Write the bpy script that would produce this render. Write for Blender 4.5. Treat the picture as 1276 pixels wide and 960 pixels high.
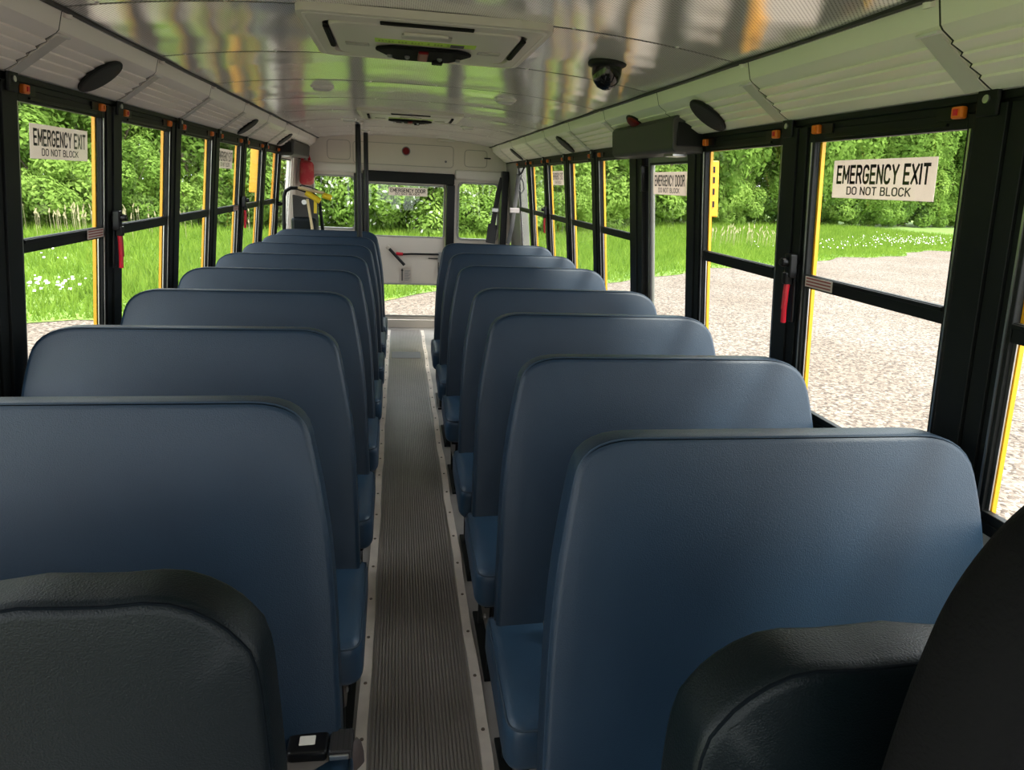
import bpy, math, random
import numpy as np
from mathutils import Vector, Matrix, Euler
random.seed(7); RNG = np.random.default_rng(7)
PI = math.pi
for o in list(bpy.data.objects): bpy.data.objects.remove(o, do_unlink=True)
scene = bpy.context.scene
COL = scene.collection

# ------------------------------------------------------------------ camera
FPX, YAW, PITCH, ROLL = 844.317, .17235, .28823, .048956
CX, CZ = -.07098, 1.60628
Fv = Vector((math.sin(YAW)*math.cos(PITCH), math.cos(YAW)*math.cos(PITCH), -math.sin(PITCH)))
R0 = Vector((math.cos(YAW), -math.sin(YAW), 0)); U0 = R0.cross(Fv)
Rv = math.cos(ROLL)*R0 + math.sin(ROLL)*U0
Uv = -math.sin(ROLL)*R0 + math.cos(ROLL)*U0
cd = bpy.data.cameras.new('camera'); cam = bpy.data.objects.new('camera', cd); COL.objects.link(cam)
m = Matrix((Rv, Uv, -Fv)).transposed().to_4x4(); m.translation = (CX, 0, CZ)
cam.matrix_world = m
cd.sensor_fit = 'HORIZONTAL'; cd.sensor_width = 36; cd.lens = FPX/1276*36; cd.clip_start = .02; cd.clip_end = 600
scene.camera = cam

# ------------------------------------------------------------------ light and exposure
world = bpy.data.worlds.new('world'); scene.world = world; world.use_nodes = True
wn = world.node_tree; wn.nodes.clear()
tc = wn.nodes.new('ShaderNodeTexCoord'); sx = wn.nodes.new('ShaderNodeSeparateXYZ')
wn.links.new(tc.outputs['Generated'], sx.inputs[0])
cr = wn.nodes.new('ShaderNodeValToRGB'); wn.links.new(sx.outputs['Z'], cr.inputs[0])
cr.color_ramp.elements[0].position = 0.0; cr.color_ramp.elements[0].color = (.95, .97, 1, 1)
cr.color_ramp.elements[1].position = .9; cr.color_ramp.elements[1].color = (.88, .93, 1, 1)
bg = wn.nodes.new('ShaderNodeBackground'); bg.inputs[1].default_value = 1.6
wo = wn.nodes.new('ShaderNodeOutputWorld')
wn.links.new(cr.outputs[0], bg.inputs[0]); wn.links.new(bg.outputs[0], wo.inputs[0])
sd = bpy.data.lights.new('sun', 'SUN'); sd.energy = 2.4; sd.angle = math.radians(14); sd.color = (1, .95, .86)
sun = bpy.data.objects.new('sun', sd); COL.objects.link(sun)
sun.rotation_euler = Vector((-.55, .45, -1.05)).to_track_quat('-Z', 'Y').to_euler()
scene.view_settings.view_transform = 'Standard'; scene.view_settings.look = 'None'
scene.view_settings.gamma = 1; scene.view_settings.use_curve_mapping = False
scene.view_settings.exposure = 1.56

# ------------------------------------------------------------------ materials
MATS = {}
def mat(name, col=(.5,.5,.5), rough=.5, metal=0., noise=None, bump=None, spec=.5, coat=0., stripes=None):
    """noise=(scale, colour2, lo, hi)   bump=(scale, strength, distance)"""
    if name in MATS: return MATS[name]
    M = bpy.data.materials.new(name); M.use_nodes = True; nt = M.node_tree
    b = nt.nodes['Principled BSDF']
    b.inputs['Base Color'].default_value = (*col, 1); b.inputs['Roughness'].default_value = rough
    b.inputs['Metallic'].default_value = metal; b.inputs['Specular IOR Level'].default_value = spec
    b.inputs['Coat Weight'].default_value = coat
    t = nt.nodes.new('ShaderNodeTexCoord')
    if noise:
        n = nt.nodes.new('ShaderNodeTexNoise'); n.inputs['Scale'].default_value = noise[0]; n.inputs['Detail'].default_value = 5
        nt.links.new(t.outputs['Object'], n.inputs['Vector'])
        r = nt.nodes.new('ShaderNodeValToRGB')
        r.color_ramp.elements[0].position = noise[2]; r.color_ramp.elements[0].color = (*col, 1)
        r.color_ramp.elements[1].position = noise[3]; r.color_ramp.elements[1].color = (*noise[1], 1)
        nt.links.new(n.outputs['Fac'], r.inputs[0]); nt.links.new(r.outputs[0], b.inputs['Base Color'])
    if bump:
        n2 = nt.nodes.new('ShaderNodeTexNoise'); n2.inputs['Scale'].default_value = bump[0]; n2.inputs['Detail'].default_value = 3
        nt.links.new(t.outputs['Object'], n2.inputs['Vector'])
        bp_ = nt.nodes.new('ShaderNodeBump'); bp_.inputs['Strength'].default_value = bump[1]; bp_.inputs['Distance'].default_value = bump[2]
        nt.links.new(n2.outputs['Fac'], bp_.inputs['Height']); nt.links.new(bp_.outputs[0], b.inputs['Normal'])
    MATS[name] = M; return M

black = mat('black_painted_metal', (.007,.008,.0078), .5, noise=(6,(.010,.0115,.011),.35,.7), bump=(300,.08,.001), spec=.22)
black_gloss = mat('black_gloss', (.006,.006,.0065), .3, spec=.28)
flat_black = mat('flat_black', (.010,.010,.010), .85, spec=.12)
rubber = mat('black_rubber', (.02,.02,.02), .6)
cream = mat('cream_panel', (.90,.85,.79), .38, noise=(3,(.87,.82,.76),.3,.7))
cream_wall = mat('cream_rear_panel', (.70,.63,.55), .45, noise=(4,(.66,.60,.53),.3,.7))
grey_frame = mat('grey_green_frame', (.22,.22,.19), .4, noise=(4,(.18,.18,.16),.3,.7))
alu = mat('aluminium', (.62,.60,.57), .32, 1., noise=(20,(.5,.48,.45),.3,.8))
strip_m = mat('worn_aluminium_strip', (.93,.82,.72), .45, .05, noise=(9,(.72,.62,.54),.35,.75))
brass = mat('rivet_metal', (.22,.17,.13), .4, .7)
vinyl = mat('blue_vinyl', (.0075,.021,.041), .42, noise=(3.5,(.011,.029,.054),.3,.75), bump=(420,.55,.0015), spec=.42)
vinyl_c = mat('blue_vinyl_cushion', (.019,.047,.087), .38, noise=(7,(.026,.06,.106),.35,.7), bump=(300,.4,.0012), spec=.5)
vinyl_d = mat('dark_vinyl', (.0018,.0045,.0062), .42, noise=(5,(.003,.0065,.008),.35,.7), bump=(420,.5,.0014), spec=.2)
thread = mat('seam_thread', (.004,.006,.008), .9, spec=.05)
thread_l = mat('seam_piping', (.035,.055,.08), .6, spec=.2)
driver_m = mat('driver_seat_fabric', (.003,.003,.0035), .85, bump=(250,.5,.002), spec=.15)
red = mat('red_plastic', (.62,.012,.03), .35)
red_lens = mat('red_lens', (.16,.006,.01), .45, spec=.2)
orange = mat('orange_latch', (.75,.17,.01), .4)
yellow = mat('bus_yellow_paint', (.85,.40,.012), .35)
yellow_g = mat('yellow_grip', (.75,.55,.015), .4)
white_s = mat('white_decal', (.78,.72,.66), .5, noise=(12,(.74,.68,.62),.4,.7))
_nt = white_s.node_tree; _mx = _nt.nodes.new('ShaderNodeMixShader'); _tl = _nt.nodes.new('ShaderNodeBsdfTranslucent'); _tl.inputs[0].default_value = (.8,.72,.66,1)
_mx.inputs[0].default_value = .5; _nt.links.new(_nt.nodes['Principled BSDF'].outputs[0], _mx.inputs[1]); _nt.links.new(_tl.outputs[0], _mx.inputs[2])
_nt.links.new(_mx.outputs[0], _nt.nodes['Material Output'].inputs[0])
ink = mat('black_ink', (.012,.01,.01), .5)
grey_ink = mat('grey_ink', (.2,.2,.22), .5)
floor_m = mat('grey_floor_vinyl', (.33,.305,.285), .5, noise=(8,(.40,.37,.345),.3,.7), bump=(60,.1,.002))
mat_m = mat('ribbed_rubber', (.25,.22,.20), .36, noise=(5,(.31,.27,.245),.3,.75))
webbing = mat('belt_webbing', (.025,.024,.026), .65, bump=(600,.3,.001))
webbing_g = mat('grey_belt_webbing', (.07,.068,.068), .65)
steel = mat('brushed_steel', (.6,.6,.6), .3, 1.)
green_label = mat('green_yellow_label', (.45,.72,.05), .5)
red_cloth = mat('red_cloth', (.5,.035,.05), .7, noise=(14,(.6,.2,.14),.45,.75))
trunk_m = mat('bark', (.10,.075,.05), .9, noise=(8,(.17,.13,.09),.3,.7), bump=(20,.6,.03))

def glass_mat():
    M = bpy.data.materials.new('window_glass'); M.use_nodes = True; nt = M.node_tree; nt.nodes.clear()
    o = nt.nodes.new('ShaderNodeOutputMaterial'); mx = nt.nodes.new('ShaderNodeMixShader')
    tr = nt.nodes.new('ShaderNodeBsdfTransparent'); tr.inputs[0].default_value = (.97,.985,.97,1)
    gl = nt.nodes.new('ShaderNodeBsdfGlossy'); gl.inputs['Roughness'].default_value = .02
    lw = nt.nodes.new('ShaderNodeLayerWeight'); lw.inputs[0].default_value = .5
    pw = nt.nodes.new('ShaderNodeMath'); pw.operation = 'POWER'; pw.inputs[1].default_value = 5
    ma = nt.nodes.new('ShaderNodeMath'); ma.operation = 'MULTIPLY_ADD'; ma.inputs[1].default_value = .22; ma.inputs[2].default_value = .02
    nt.links.new(lw.outputs['Facing'], pw.inputs[0]); nt.links.new(pw.outputs[0], ma.inputs[0])
    nt.links.new(ma.outputs[0], mx.inputs[0]); nt.links.new(tr.outputs[0], mx.inputs[1]); nt.links.new(gl.outputs[0], mx.inputs[2])
    nt.links.new(mx.outputs[0], o.inputs[0]); return M
glass = glass_mat()

def ceiling_mat():
    M = bpy.data.materials.new('perforated_aluminium'); M.use_nodes = True; nt = M.node_tree
    b = nt.nodes['Principled BSDF']; b.inputs['Metallic'].default_value = .72; b.inputs['Roughness'].default_value = .075
    t = nt.nodes.new('ShaderNodeTexCoord'); s = nt.nodes.new('ShaderNodeSeparateXYZ'); nt.links.new(t.outputs['Object'], s.inputs[0])
    def mth(op, a, bb=None, v=None):
        n = nt.nodes.new('ShaderNodeMath'); n.operation = op
        nt.links.new(a, n.inputs[0])
        if bb is not None: nt.links.new(bb, n.inputs[1])
        if v is not None: n.inputs[1].default_value = v
        return n.outputs[0]
    k = 2*PI/.0115
    cx = mth('COSINE', mth('MULTIPLY', s.outputs['X'], v=k)); cy = mth('COSINE', mth('MULTIPLY', s.outputs['Y'], v=k))
    d = mth('MULTIPLY', cx, cy)
    r = nt.nodes.new('ShaderNodeValToRGB'); nt.links.new(d, r.inputs[0])
    r.color_ramp.elements[0].position = .42; r.color_ramp.elements[0].color = (.94,.92,.90,1)
    r.color_ramp.elements[1].position = .62; r.color_ramp.elements[1].color = (.22,.215,.21,1)
    nt.links.new(r.outputs[0], b.inputs['Base Color'])
    n = nt.nodes.new('ShaderNodeTexNoise'); n.inputs['Scale'].default_value = 1.0; n.inputs['Detail'].default_value = 1
    mp = nt.nodes.new('ShaderNodeMapping'); mp.inputs['Scale'].default_value = (2.2, 3.4, 1)
    nt.links.new(t.outputs['Object'], mp.inputs[0]); nt.links.new(mp.outputs[0], n.inputs['Vector'])
    bu = nt.nodes.new('ShaderNodeBump'); bu.inputs['Strength'].default_value = .6; bu.inputs['Distance'].default_value = .014
    nt.links.new(n.outputs['Fac'], bu.inputs['Height'])
    b2 = nt.nodes.new('ShaderNodeBump'); b2.inputs['Strength'].default_value = .06; b2.inputs['Distance'].default_value = .001; b2.invert = True
    nt.links.new(d, b2.inputs['Height']); nt.links.new(bu.outputs[0], b2.inputs['Normal'])
    nt.links.new(b2.outputs[0], b.inputs['Normal']); b.inputs['Metallic'].default_value = .95
    df = nt.nodes.new('ShaderNodeBsdfDiffuse'); nt.links.new(r.outputs[0], df.inputs[0]); mx = nt.nodes.new('ShaderNodeMixShader'); mx.inputs[0].default_value = .45
    nt.links.new(b.outputs[0], mx.inputs[1]); nt.links.new(df.outputs[0], mx.inputs[2]); nt.links.new(mx.outputs[0], nt.nodes['Material Output'].inputs[0]); return M
ceil_m = ceiling_mat()

def gravel_mat():
    M = bpy.data.materials.new('gravel'); M.use_nodes = True; nt = M.node_tree
    b = nt.nodes['Principled BSDF']; b.inputs['Roughness'].default_value = .9
    t = nt.nodes.new('ShaderNodeTexCoord')
    v = nt.nodes.new('ShaderNodeTexVoronoi'); v.inputs['Scale'].default_value = 26; nt.links.new(t.outputs['Object'], v.inputs['Vector'])
    r = nt.nodes.new('ShaderNodeValToRGB'); sp = nt.nodes.new('ShaderNodeSeparateColor'); nt.links.new(v.outputs['Color'], sp.inputs[0])
    nt.links.new(sp.outputs[0], r.inputs[0]); e = r.color_ramp.elements
    e[0].position = 0; e[0].color = (.062,.045,.034,1); e[1].position = 1; e[1].color = (.335,.285,.235,1)
    a = e.new(.3); a.color = (.135,.105,.083,1); a = e.new(.65); a.color = (.215,.178,.145,1)
    n = nt.nodes.new('ShaderNodeTexNoise'); n.inputs['Scale'].default_value = .35; n.inputs['Detail'].default_value = 6
    nt.links.new(t.outputs['Object'], n.inputs['Vector'])
    r2 = nt.nodes.new('ShaderNodeValToRGB'); nt.links.new(n.outputs['Fac'], r2.inputs[0])
    r2.color_ramp.elements[0].position = .35; r2.color_ramp.elements[0].color = (.82,.76,.70,1)
    r2.color_ramp.elements[1].position = .65; r2.color_ramp.elements[1].color = (1,.98,.97,1)
    mx = nt.nodes.new('ShaderNodeMix'); mx.data_type = 'RGBA'; mx.blend_type = 'MULTIPLY'; mx.inputs[0].default_value = 1
    nt.links.new(r.outputs[0], mx.inputs[6]); nt.links.new(r2.outputs[0], mx.inputs[7]); nt.links.new(mx.outputs[2], b.inputs['Base Color'])
    bu = nt.nodes.new('ShaderNodeBump'); bu.inputs['Strength'].default_value = .7; bu.inputs['Distance'].default_value = .02; bu.invert = True
    nt.links.new(v.outputs['Distance'], bu.inputs['Height']); nt.links.new(bu.outputs[0], b.inputs['Normal']); return M
gravel = gravel_mat()

def leaf_mat(name, c1, c2, tr=.45):
    M = bpy.data.materials.new(name); M.use_nodes = True; nt = M.node_tree; nt.nodes.clear()
    o = nt.nodes.new('ShaderNodeOutputMaterial'); mx = nt.nodes.new('ShaderNodeMixShader'); mx.inputs[0].default_value = tr
    df = nt.nodes.new('ShaderNodeBsdfDiffuse'); tl = nt.nodes.new('ShaderNodeBsdfTranslucent')
    t = nt.nodes.new('ShaderNodeTexCoord'); n = nt.nodes.new('ShaderNodeTexNoise'); n.inputs['Scale'].default_value = 1.1; n.inputs['Detail'].default_value = 6
    oi = nt.nodes.new('ShaderNodeObjectInfo')
    ad = nt.nodes.new('ShaderNodeMath'); ad.operation = 'MULTIPLY_ADD'; ad.inputs[1].default_value = .25
    nt.links.new(t.outputs['Object'], n.inputs['Vector'])
    nt.links.new(oi.outputs['Random'], ad.inputs[0]); nt.links.new(n.outputs['Fac'], ad.inputs[2])
    r = nt.nodes.new('ShaderNodeValToRGB'); nt.links.new(ad.outputs[0], r.inputs[0])
    r.color_ramp.elements[0].position = .42; r.color_ramp.elements[0].color = (*c1,1)
    r.color_ramp.elements[1].position = .85; r.color_ramp.elements[1].color = (*c2,1)
    nt.links.new(r.outputs[0], df.inputs[0]); nt.links.new(r.outputs[0], tl.inputs[0])
    nt.links.new(df.outputs[0], mx.inputs[1]); nt.links.new(tl.outputs[0], mx.inputs[2]); nt.links.new(mx.outputs[0], o.inputs[0]); return M
leafA = leaf_mat('leaf_green', (.10,.185,.034), (.26,.40,.08))
leafB = leaf_mat('leaf_light_green', (.16,.27,.048), (.34,.48,.11))
grass_m = leaf_mat('grass_blade', (.135,.235,.03), (.25,.36,.055), .4)
turf_m = mat('turf', (.115,.20,.03), .95, noise=(1.2,(.20,.30,.05),.3,.7))
flower_m = mat('white_blossom', (.85,.85,.78), .8)
reed_m = mat('dry_seed_head', (.34,.29,.17), .9)

# ------------------------------------------------------------------ mesh tools
class MB:
    def __init__(s): s.v = []; s.f = []
    def add(s, vs, fs):
        n = len(s.v); s.v += [tuple(v) for v in vs]; s.f += [tuple(i+n for i in f) for f in fs]; return s
    def box(s, x0,x1,y0,y1,z0,z1, fn=None):
        vs = [(x,y,z) for z in (z0,z1) for y in (y0,y1) for x in (x0,x1)]
        if fn: vs = [fn(*v) for v in vs]
        return s.add(vs, [(0,2,3,1),(4,5,7,6),(0,1,5,4),(2,6,7,3),(0,4,6,2),(1,3,7,5)])
    def prism(s, poly, a0, a1, axis='y', fn=None):
        def P(u, w, a): return {'y':(u,a,w),'x':(a,u,w),'z':(u,w,a)}[axis]
        n = len(poly); vs = [P(u,w,a0) for u,w in poly]+[P(u,w,a1) for u,w in poly]
        if fn: vs = [fn(*v) for v in vs]
        fs = [tuple(range(n))[::-1], tuple(range(n,2*n))]+[(i,(i+1)%n,(i+1)%n+n,i+n) for i in range(n)]
        return s.add(vs, fs)
    def tube(s, pts, r, n=10, closed=False, rb=None):
        """round tube along pts; rb gives a flat (ribbon) second radius"""
        P = [Vector(p) for p in pts]; K = len(P); rings = []; up = None
        for i, p in enumerate(P):
            a = P[(i-1) % K] if (closed or i > 0) else p; b = P[(i+1) % K] if (closed or i < K-1) else p
            t = (b-a).normalized()
            if up is None:
                up = Vector((0,0,1)) if abs(t.z) < .9 else Vector((0,1,0))
            u = (up - t*up.dot(t)).normalized(); w = t.cross(u); up = u
            rings.append([p + u*(math.cos(2*PI*j/n)*r) + w*(math.sin(2*PI*j/n)*(rb or r)) for j in range(n)])
        vs = [v for R in rings for v in R]; fs = []
        for i in range(K if closed else K-1):
            a = i*n; b = ((i+1) % K)*n
            fs += [(a+j, a+(j+1)%n, b+(j+1)%n, b+j) for j in range(n)]
        if not closed: fs += [tuple(range(n))[::-1], tuple(range((K-1)*n, K*n))]
        return s.add(vs, fs)
    def lathe(s, prof, origin=(0,0,0), axis='z', n=20, M=None):
        vs = []
        for r, h in prof:
            for j in range(n):
                a = 2*PI*j/n; v = Vector((r*math.cos(a), r*math.sin(a), h))
                if axis == 'y': v = Vector((v.x, v.z, v.y))
                if axis == 'x': v = Vector((v.z, v.x, v.y))
                if M: v = M @ v
                vs.append(v+Vector(origin))
        fs = []
        for i in range(len(prof)-1):
            fs += [(i*n+j, i*n+(j+1)%n, (i+1)*n+(j+1)%n, (i+1)*n+j) for j in range(n)]
        fs += [tuple(range(n))[::-1], tuple(range((len(prof)-1)*n, len(prof)*n))]
        return s.add(vs, fs)
    def build(s, name, m, parent=None, smooth=False, bevel=0, angle=40):
        me = bpy.data.meshes.new(name); me.from_pydata(s.v, [], s.f); me.update()
        import bmesh
        b = bmesh.new(); b.from_mesh(me); bmesh.ops.recalc_face_normals(b, faces=b.faces); b.to_mesh(me); b.free()
        me.materials.append(m)
        o = bpy.data.objects.new(name, me); COL.objects.link(o)
        if parent: o.parent = parent
        if smooth:
            me.polygons.foreach_set('use_smooth', [True]*len(me.polygons))
            try: me.set_sharp_from_angle(angle=math.radians(angle))
            except Exception: pass
        if bevel:
            md = o.modifiers.new('bevel', 'BEVEL'); md.width = bevel; md.segments = 2; md.limit_method = 'ANGLE'
        return o
def tag(o, label=None, cat=None, group=None, kind=None):
    for k, v in (('label',label),('category',cat),('group',group),('kind',kind)):
        if v: o[k] = v
    return o
def empty(name, loc=(0,0,0)):
    o = bpy.data.objects.new(name, None); o.location = loc; o.empty_display_size = .1; COL.objects.link(o); return o
def copy_tree(o, parent=None):
    c = o.copy(); COL.objects.link(c); c.parent = parent
    for ch in list(o.children): copy_tree(ch, c)
    return c
def round_poly(corners, n=8):
    """corners: (u, w, tangent length)"""
    out = []; K = len(corners)
    for i, (u, w, d) in enumerate(corners):
        p = Vector((u,w)); a = Vector(corners[i-1][:2])-p; b = Vector(corners[(i+1)%K][:2])-p
        d1 = min(d, a.length*.49); d2 = min(d, b.length*.49)
        A = p+a.normalized()*d1; B = p+b.normalized()*d2
        for k in range(n+1):
            t = k/n; q = A*(1-t)**2+p*2*t*(1-t)+B*t*t; out.append((q.x,q.y))
    return out
def inset(poly, d):
    K = len(poly); out = []
    area = sum(poly[i-1][0]*poly[i][1]-poly[i][0]*poly[i-1][1] for i in range(K)); sg = 1 if area > 0 else -1
    for i in range(K):
        a = Vector(poly[i-2] if Vector(poly[i-1]) == Vector(poly[i]) else poly[i-1]); b = Vector(poly[(i+1)%K])
        t = (b-a).normalized(); nrm = Vector((-t.y, t.x))*sg
        out.append((poly[i][0]+nrm.x*d, poly[i][1]+nrm.y*d))
    return out
def pillow(poly, thick, r, fn, bulge=.008, n=5, back_bulge=0., steps=(.9,.7,.45,.2)):
    """rounded slab: outline poly in (u,w), t from 0 to thick, mapped by fn(u,w,t)"""
    rings = []; fine = []
    for i, p in enumerate(poly):
        q = poly[(i+1)%len(poly)]; k = max(1, int(math.dist(p,q)/.05))
        for j in range(k): fine.append((p[0]+(q[0]-p[0])*j/k, p[1]+(q[1]-p[1])*j/k))
    poly = fine
    K = len(poly); cu = sum(p[0] for p in poly)/K; cw = sum(p[1] for p in poly)/K
    def shrink(P, f): return [(cu+(u-cu)*f, cw+(w-cw)*f) for u,w in P]
    def relax(P, it):
        P = [Vector(p) for p in P]
        for _ in range(it): P = [P[i]*.5+(P[i-1]+P[(i+1)%len(P)])*.25 for i in range(len(P))]
        return [(p.x,p.y) for p in P]
    face = inset(poly, r); face_of = {f: relax(face, int(20+40*(1-f))) for f in steps}
    hu = max(abs(p[0]-cu) for p in poly); hw_ = max(abs(p[1]-cw) for p in poly)
    def dome(u, w):
        a = min(1, abs(u-cu)/hu); b = min(1, abs(w-cw)/hw_); return (1-a**4)*(1-b**4)
    for f in (steps[::-1]): rings.append([(u,w,-bulge*dome(u,w)) for u,w in shrink(face_of[f],f)])
    for i in range(n+1):
        a = PI/2*i/n; ins = r*(1-math.sin(a)); rings.append([(u,w,r*(1-math.cos(a))-bulge*dome(u,w)*math.cos(a)) for u,w in inset(poly, ins)])
    for i in range(n+1):
        a = PI/2*i/n; ins = r*(1-math.cos(a)); rings.append([(u,w,thick-r*(1-math.sin(a))+back_bulge*dome(u,w)*math.sin(a)) for u,w in inset(poly, ins)])
    for f in steps: rings.append([(u,w,thick+back_bulge*dome(u,w)) for u,w in shrink(face_of[f],f)])
    mb = MB(); vs = [fn(*p) for R in rings for p in R]; fs = []
    for i in range(len(rings)-1):
        fs += [(i*K+j, i*K+(j+1)%K, (i+1)*K+(j+1)%K, (i+1)*K+j) for j in range(K)]
    fs += [tuple(range(K))[::-1], tuple(range((len(rings)-1)*K, len(rings)*K))]
    mb.add(vs, fs); return mb

# ------------------------------------------------------------------ the coach body
P = .7176
YL0, YR0, OW = 2.148, 1.318, .53           # first window openings, width of an opening
Z_TOP, Z_RAIL, Z_SILL = 1.758, 1.391, .965
def W(z): return 1.1345 - .1076*(z-1.3907)
def wmap(s):
    """(d, y, z) -> point on the leaning wall of side s; d is measured outward"""
    return lambda d, y, z: (s*(W(z)+d), y, z)
YF, YREAR = -.9, 7.6
YS = {-1: .55, 1: -.85}
def struct(o): o['kind'] = 'structure'; return o

# floor
fl = struct(MB().box(-1.19,1.19,YF,YREAR+.05,-.06,0).build('floor', floor_m))
wheel_house = MB()
MB().box(-1.19,1.19,YF,YREAR+.05,-.45,-.061).build('underbody', black, fl)

def side_wall(s, name):
    w = empty(name); struct(w)
    f = wmap(s); y0 = YS[s]
    door = (2.62, 3.47) if s > 0 else (6.36, 7.42)
    lo = MB()
    for a, b in ((y0, door[0]), (door[1], YREAR)): lo.box(.0,.012,a,b,-.45,Z_SILL-.031,f)
    lo.build('lower_panel', cream, w)
    sk = MB()
    for a, b in ((y0, door[0]), (door[1], YREAR)): sk.box(.013,.03,a,b,-.5,Z_SILL-.031,f)
    sk.build('body_panel', yellow, w)
    sill = MB()
    for a, b in ((y0, door[0]), (door[1], YREAR)): sill.box(-.02,.03,a,b,Z_SILL-.03,Z_SILL-.002,f)
    sill.build('window_sill', black, w, bevel=.003)
    hd = MB(); hd.box(-.012,.012,y0,YREAR,Z_TOP+.032,1.87,f); hd.box(-.02,-.011,y0,YREAR,1.806,1.84,f)
    hd.build('header', black, w, bevel=.002)
    MB().box(.0125,.03,y0,YREAR,Z_TOP+.034,2.02,f).build('body_panel', yellow, w)
    return w
wallL = side_wall(-1, 'wall_left'); wallR = side_wall(1, 'wall_right')

def pillar(s, y0, y1, parent, ea=.038, eb=.030, bm=None):
    """between the frames of two openings, y0..y1"""
    f = wmap(s); m = MB()
    c = (y0+y1)/2
    m.box(-.022,.003,y0,c-.018,Z_SILL-.03,1.80,f); m.box(-.028,.003,c-.015,y1,Z_SILL-.03,1.80,f)
    m.box(-.012,.003,c-.018,c-.015,Z_SILL-.03,1.80,f)
    p = m.build('pillar', black, parent, bevel=.003)
    b = MB(); b.box(-.037,-.028,c-.0,c+.052,1.775,1.835,f); b.build('pillar_bracket', black, p, bevel=.004)
    sc = MB(); X = W(1.805)-.037
    sc.lathe([(.008,0),(.008,.004),(.003,.005)], (s*X, c+.026, 1.807), 'x', 12, Matrix.Scale(-s,3,(1,0,0)) if s > 0 else None)
    sc.build('bolt', steel, p, smooth=True)
    MB().box(.0035,.014,y0-ea,y1+eb,Z_SILL-.03,1.80,f).build('body_panel', bm or yellow, p)
    return p

WIN = [0]
def window(s, y0, exit_=False, w=OW+.008, handle=None, decal=False, latch=True):
    WIN[0] += 1
    f0 = wmap(s); f = lambda d, y, z: f0(d-.010, y, z)
    m = MB(); y1 = y0+w; g = .03
    # outer frame
    m.box(-.006,.013,y0-g,y0,Z_SILL-.01,Z_TOP+g,f); m.box(-.006,.013,y1,y1+g,Z_SILL-.01,Z_TOP+g,f)
    m.box(-.006,.013,y0,y1,Z_TOP,Z_TOP+g+.002,f); m.box(-.006,.013,y0,y1,Z_SILL-.012,Z_SILL+.018,f)
    root = struct(m.build('window_%d' % WIN[0], black, bevel=.002))
    # thin bright gaskets in the side channels
    t = MB(); t.box(-.009,-.006,y0-.014,y0-.009,Z_SILL,Z_TOP,f); t.box(-.009,-.006,y1+.009,y1+.014,Z_SILL,Z_TOP,f)
    t.build('channel_trim', alu, root)
    r = MB(); r.box(-.004,.011,y0+.001,y1-.001,Z_RAIL-.040,Z_RAIL,f); r.box(-.010,-.004,y0+.001,y1-.001,Z_RAIL-.012,Z_RAIL-.002,f)
    rl = r.build('sash_rail', black, root, bevel=.0015)
    us = MB(); us.box(.0045,.0075,y0+.0,y0+.008,Z_SILL+.02,Z_RAIL-.041,f); us.box(.0045,.0075,y1-.008,y1,Z_SILL+.02,Z_RAIL-.041,f)
    us.build('lower_sash_edge', alu, root)
    MB().box(.002,.0042,y0,y1,Z_RAIL-.02,Z_TOP+.005,f).build('upper_pane', glass, root)
    MB().box(.008,.0105,y0,y1,Z_SILL,Z_RAIL-.01,f).build('lower_pane', glass, root)
    if latch:
        sl = MB(); sl.box(-.012,-.004,y0+.05,y1-.05,Z_TOP+.008,Z_TOP+.014,f); sl.build('grab_rail', black_gloss, root)
        for a in (y0+.002, y1-.032):
            l = MB(); l.box(-.022,-.006,a,a+.03,Z_TOP+.020,Z_TOP+.044,f); lo = l.build('latch', orange, root, bevel=.004); lo['label'] = 'orange latch tab'
            l2 = MB(); l2.box(-.025,-.022,a+.010,a+.020,Z_TOP+.026,Z_TOP+.038,f); l2.build('latch_knob', red if a == y0+.002 else orange, lo)
            l3 = MB(); q = a+.032 if a == y0+.002 else a-.052
            l3.box(-.010,-.004,q,q+.05,Z_TOP+.020,Z_TOP+.044,f); l3.build('latch_slot', black_gloss, root)
    if decal:
        d = MB(); a, b = ((y1-.135,y1-.005) if s < 0 else (y1-.14,y1-.01))
        d.box(-.0115,-.010,a,b,Z_RAIL-.034,Z_RAIL-.004,f); dd = d.build('warning_decal', white_s, root)
        tx = MB()
        for i in range(3):
            tx.box(-.0122,-.0115,a+.006,b-.006,Z_RAIL-.013-.009*i+.002,Z_RAIL-.008-.009*i+.001,f)
        tx.build('decal_print', mat('red_print', (.35,.09,.08), .6), dd)
    if handle is not None:
        yh = handle
        h = MB(); h.box(-.045,-.02,yh-.016,yh+.016,1.375,1.445,f); h.box(-.055,-.03,yh-.011,yh+.011,1.355,1.39,f)
        h.lathe([(.012,-.03),(.014,-.02),(.012,.03)], (s*(W(1.42)-.045), yh+.004, 1.42), 'x', 12)
        hb = h.build('release_mechanism', black_gloss, root, bevel=.004)
        g2 = MB(); pts = [(s*(W(1.36)-.050), yh, 1.362), (s*(W(1.33)-.053), yh, 1.33), (s*(W(1.28)-.056), yh, 1.28), (s*(W(1.235)-.057), yh, 1.238)]
        g2.tube(pts, .009, 10, rb=.0075); g2o = g2.build('release_handle', red, root, smooth=True); g2o['label'] = 'bright red release handle'
        g3 = MB(); g3.tube([(p[0]-s*.0075, p[1], p[2]) for p in pts[0:3]], .002, 6, rb=.004); g3.build('handle_slot', mat('dark_red', (.25,.005,.01), .5), g2o)
        bk = MB(); bk.box(-.028,-.02,yh-.014,yh+.014,1.24,1.375,f); bk.build('handle_backplate', black_gloss, root, bevel=.003)
    return root

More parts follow.
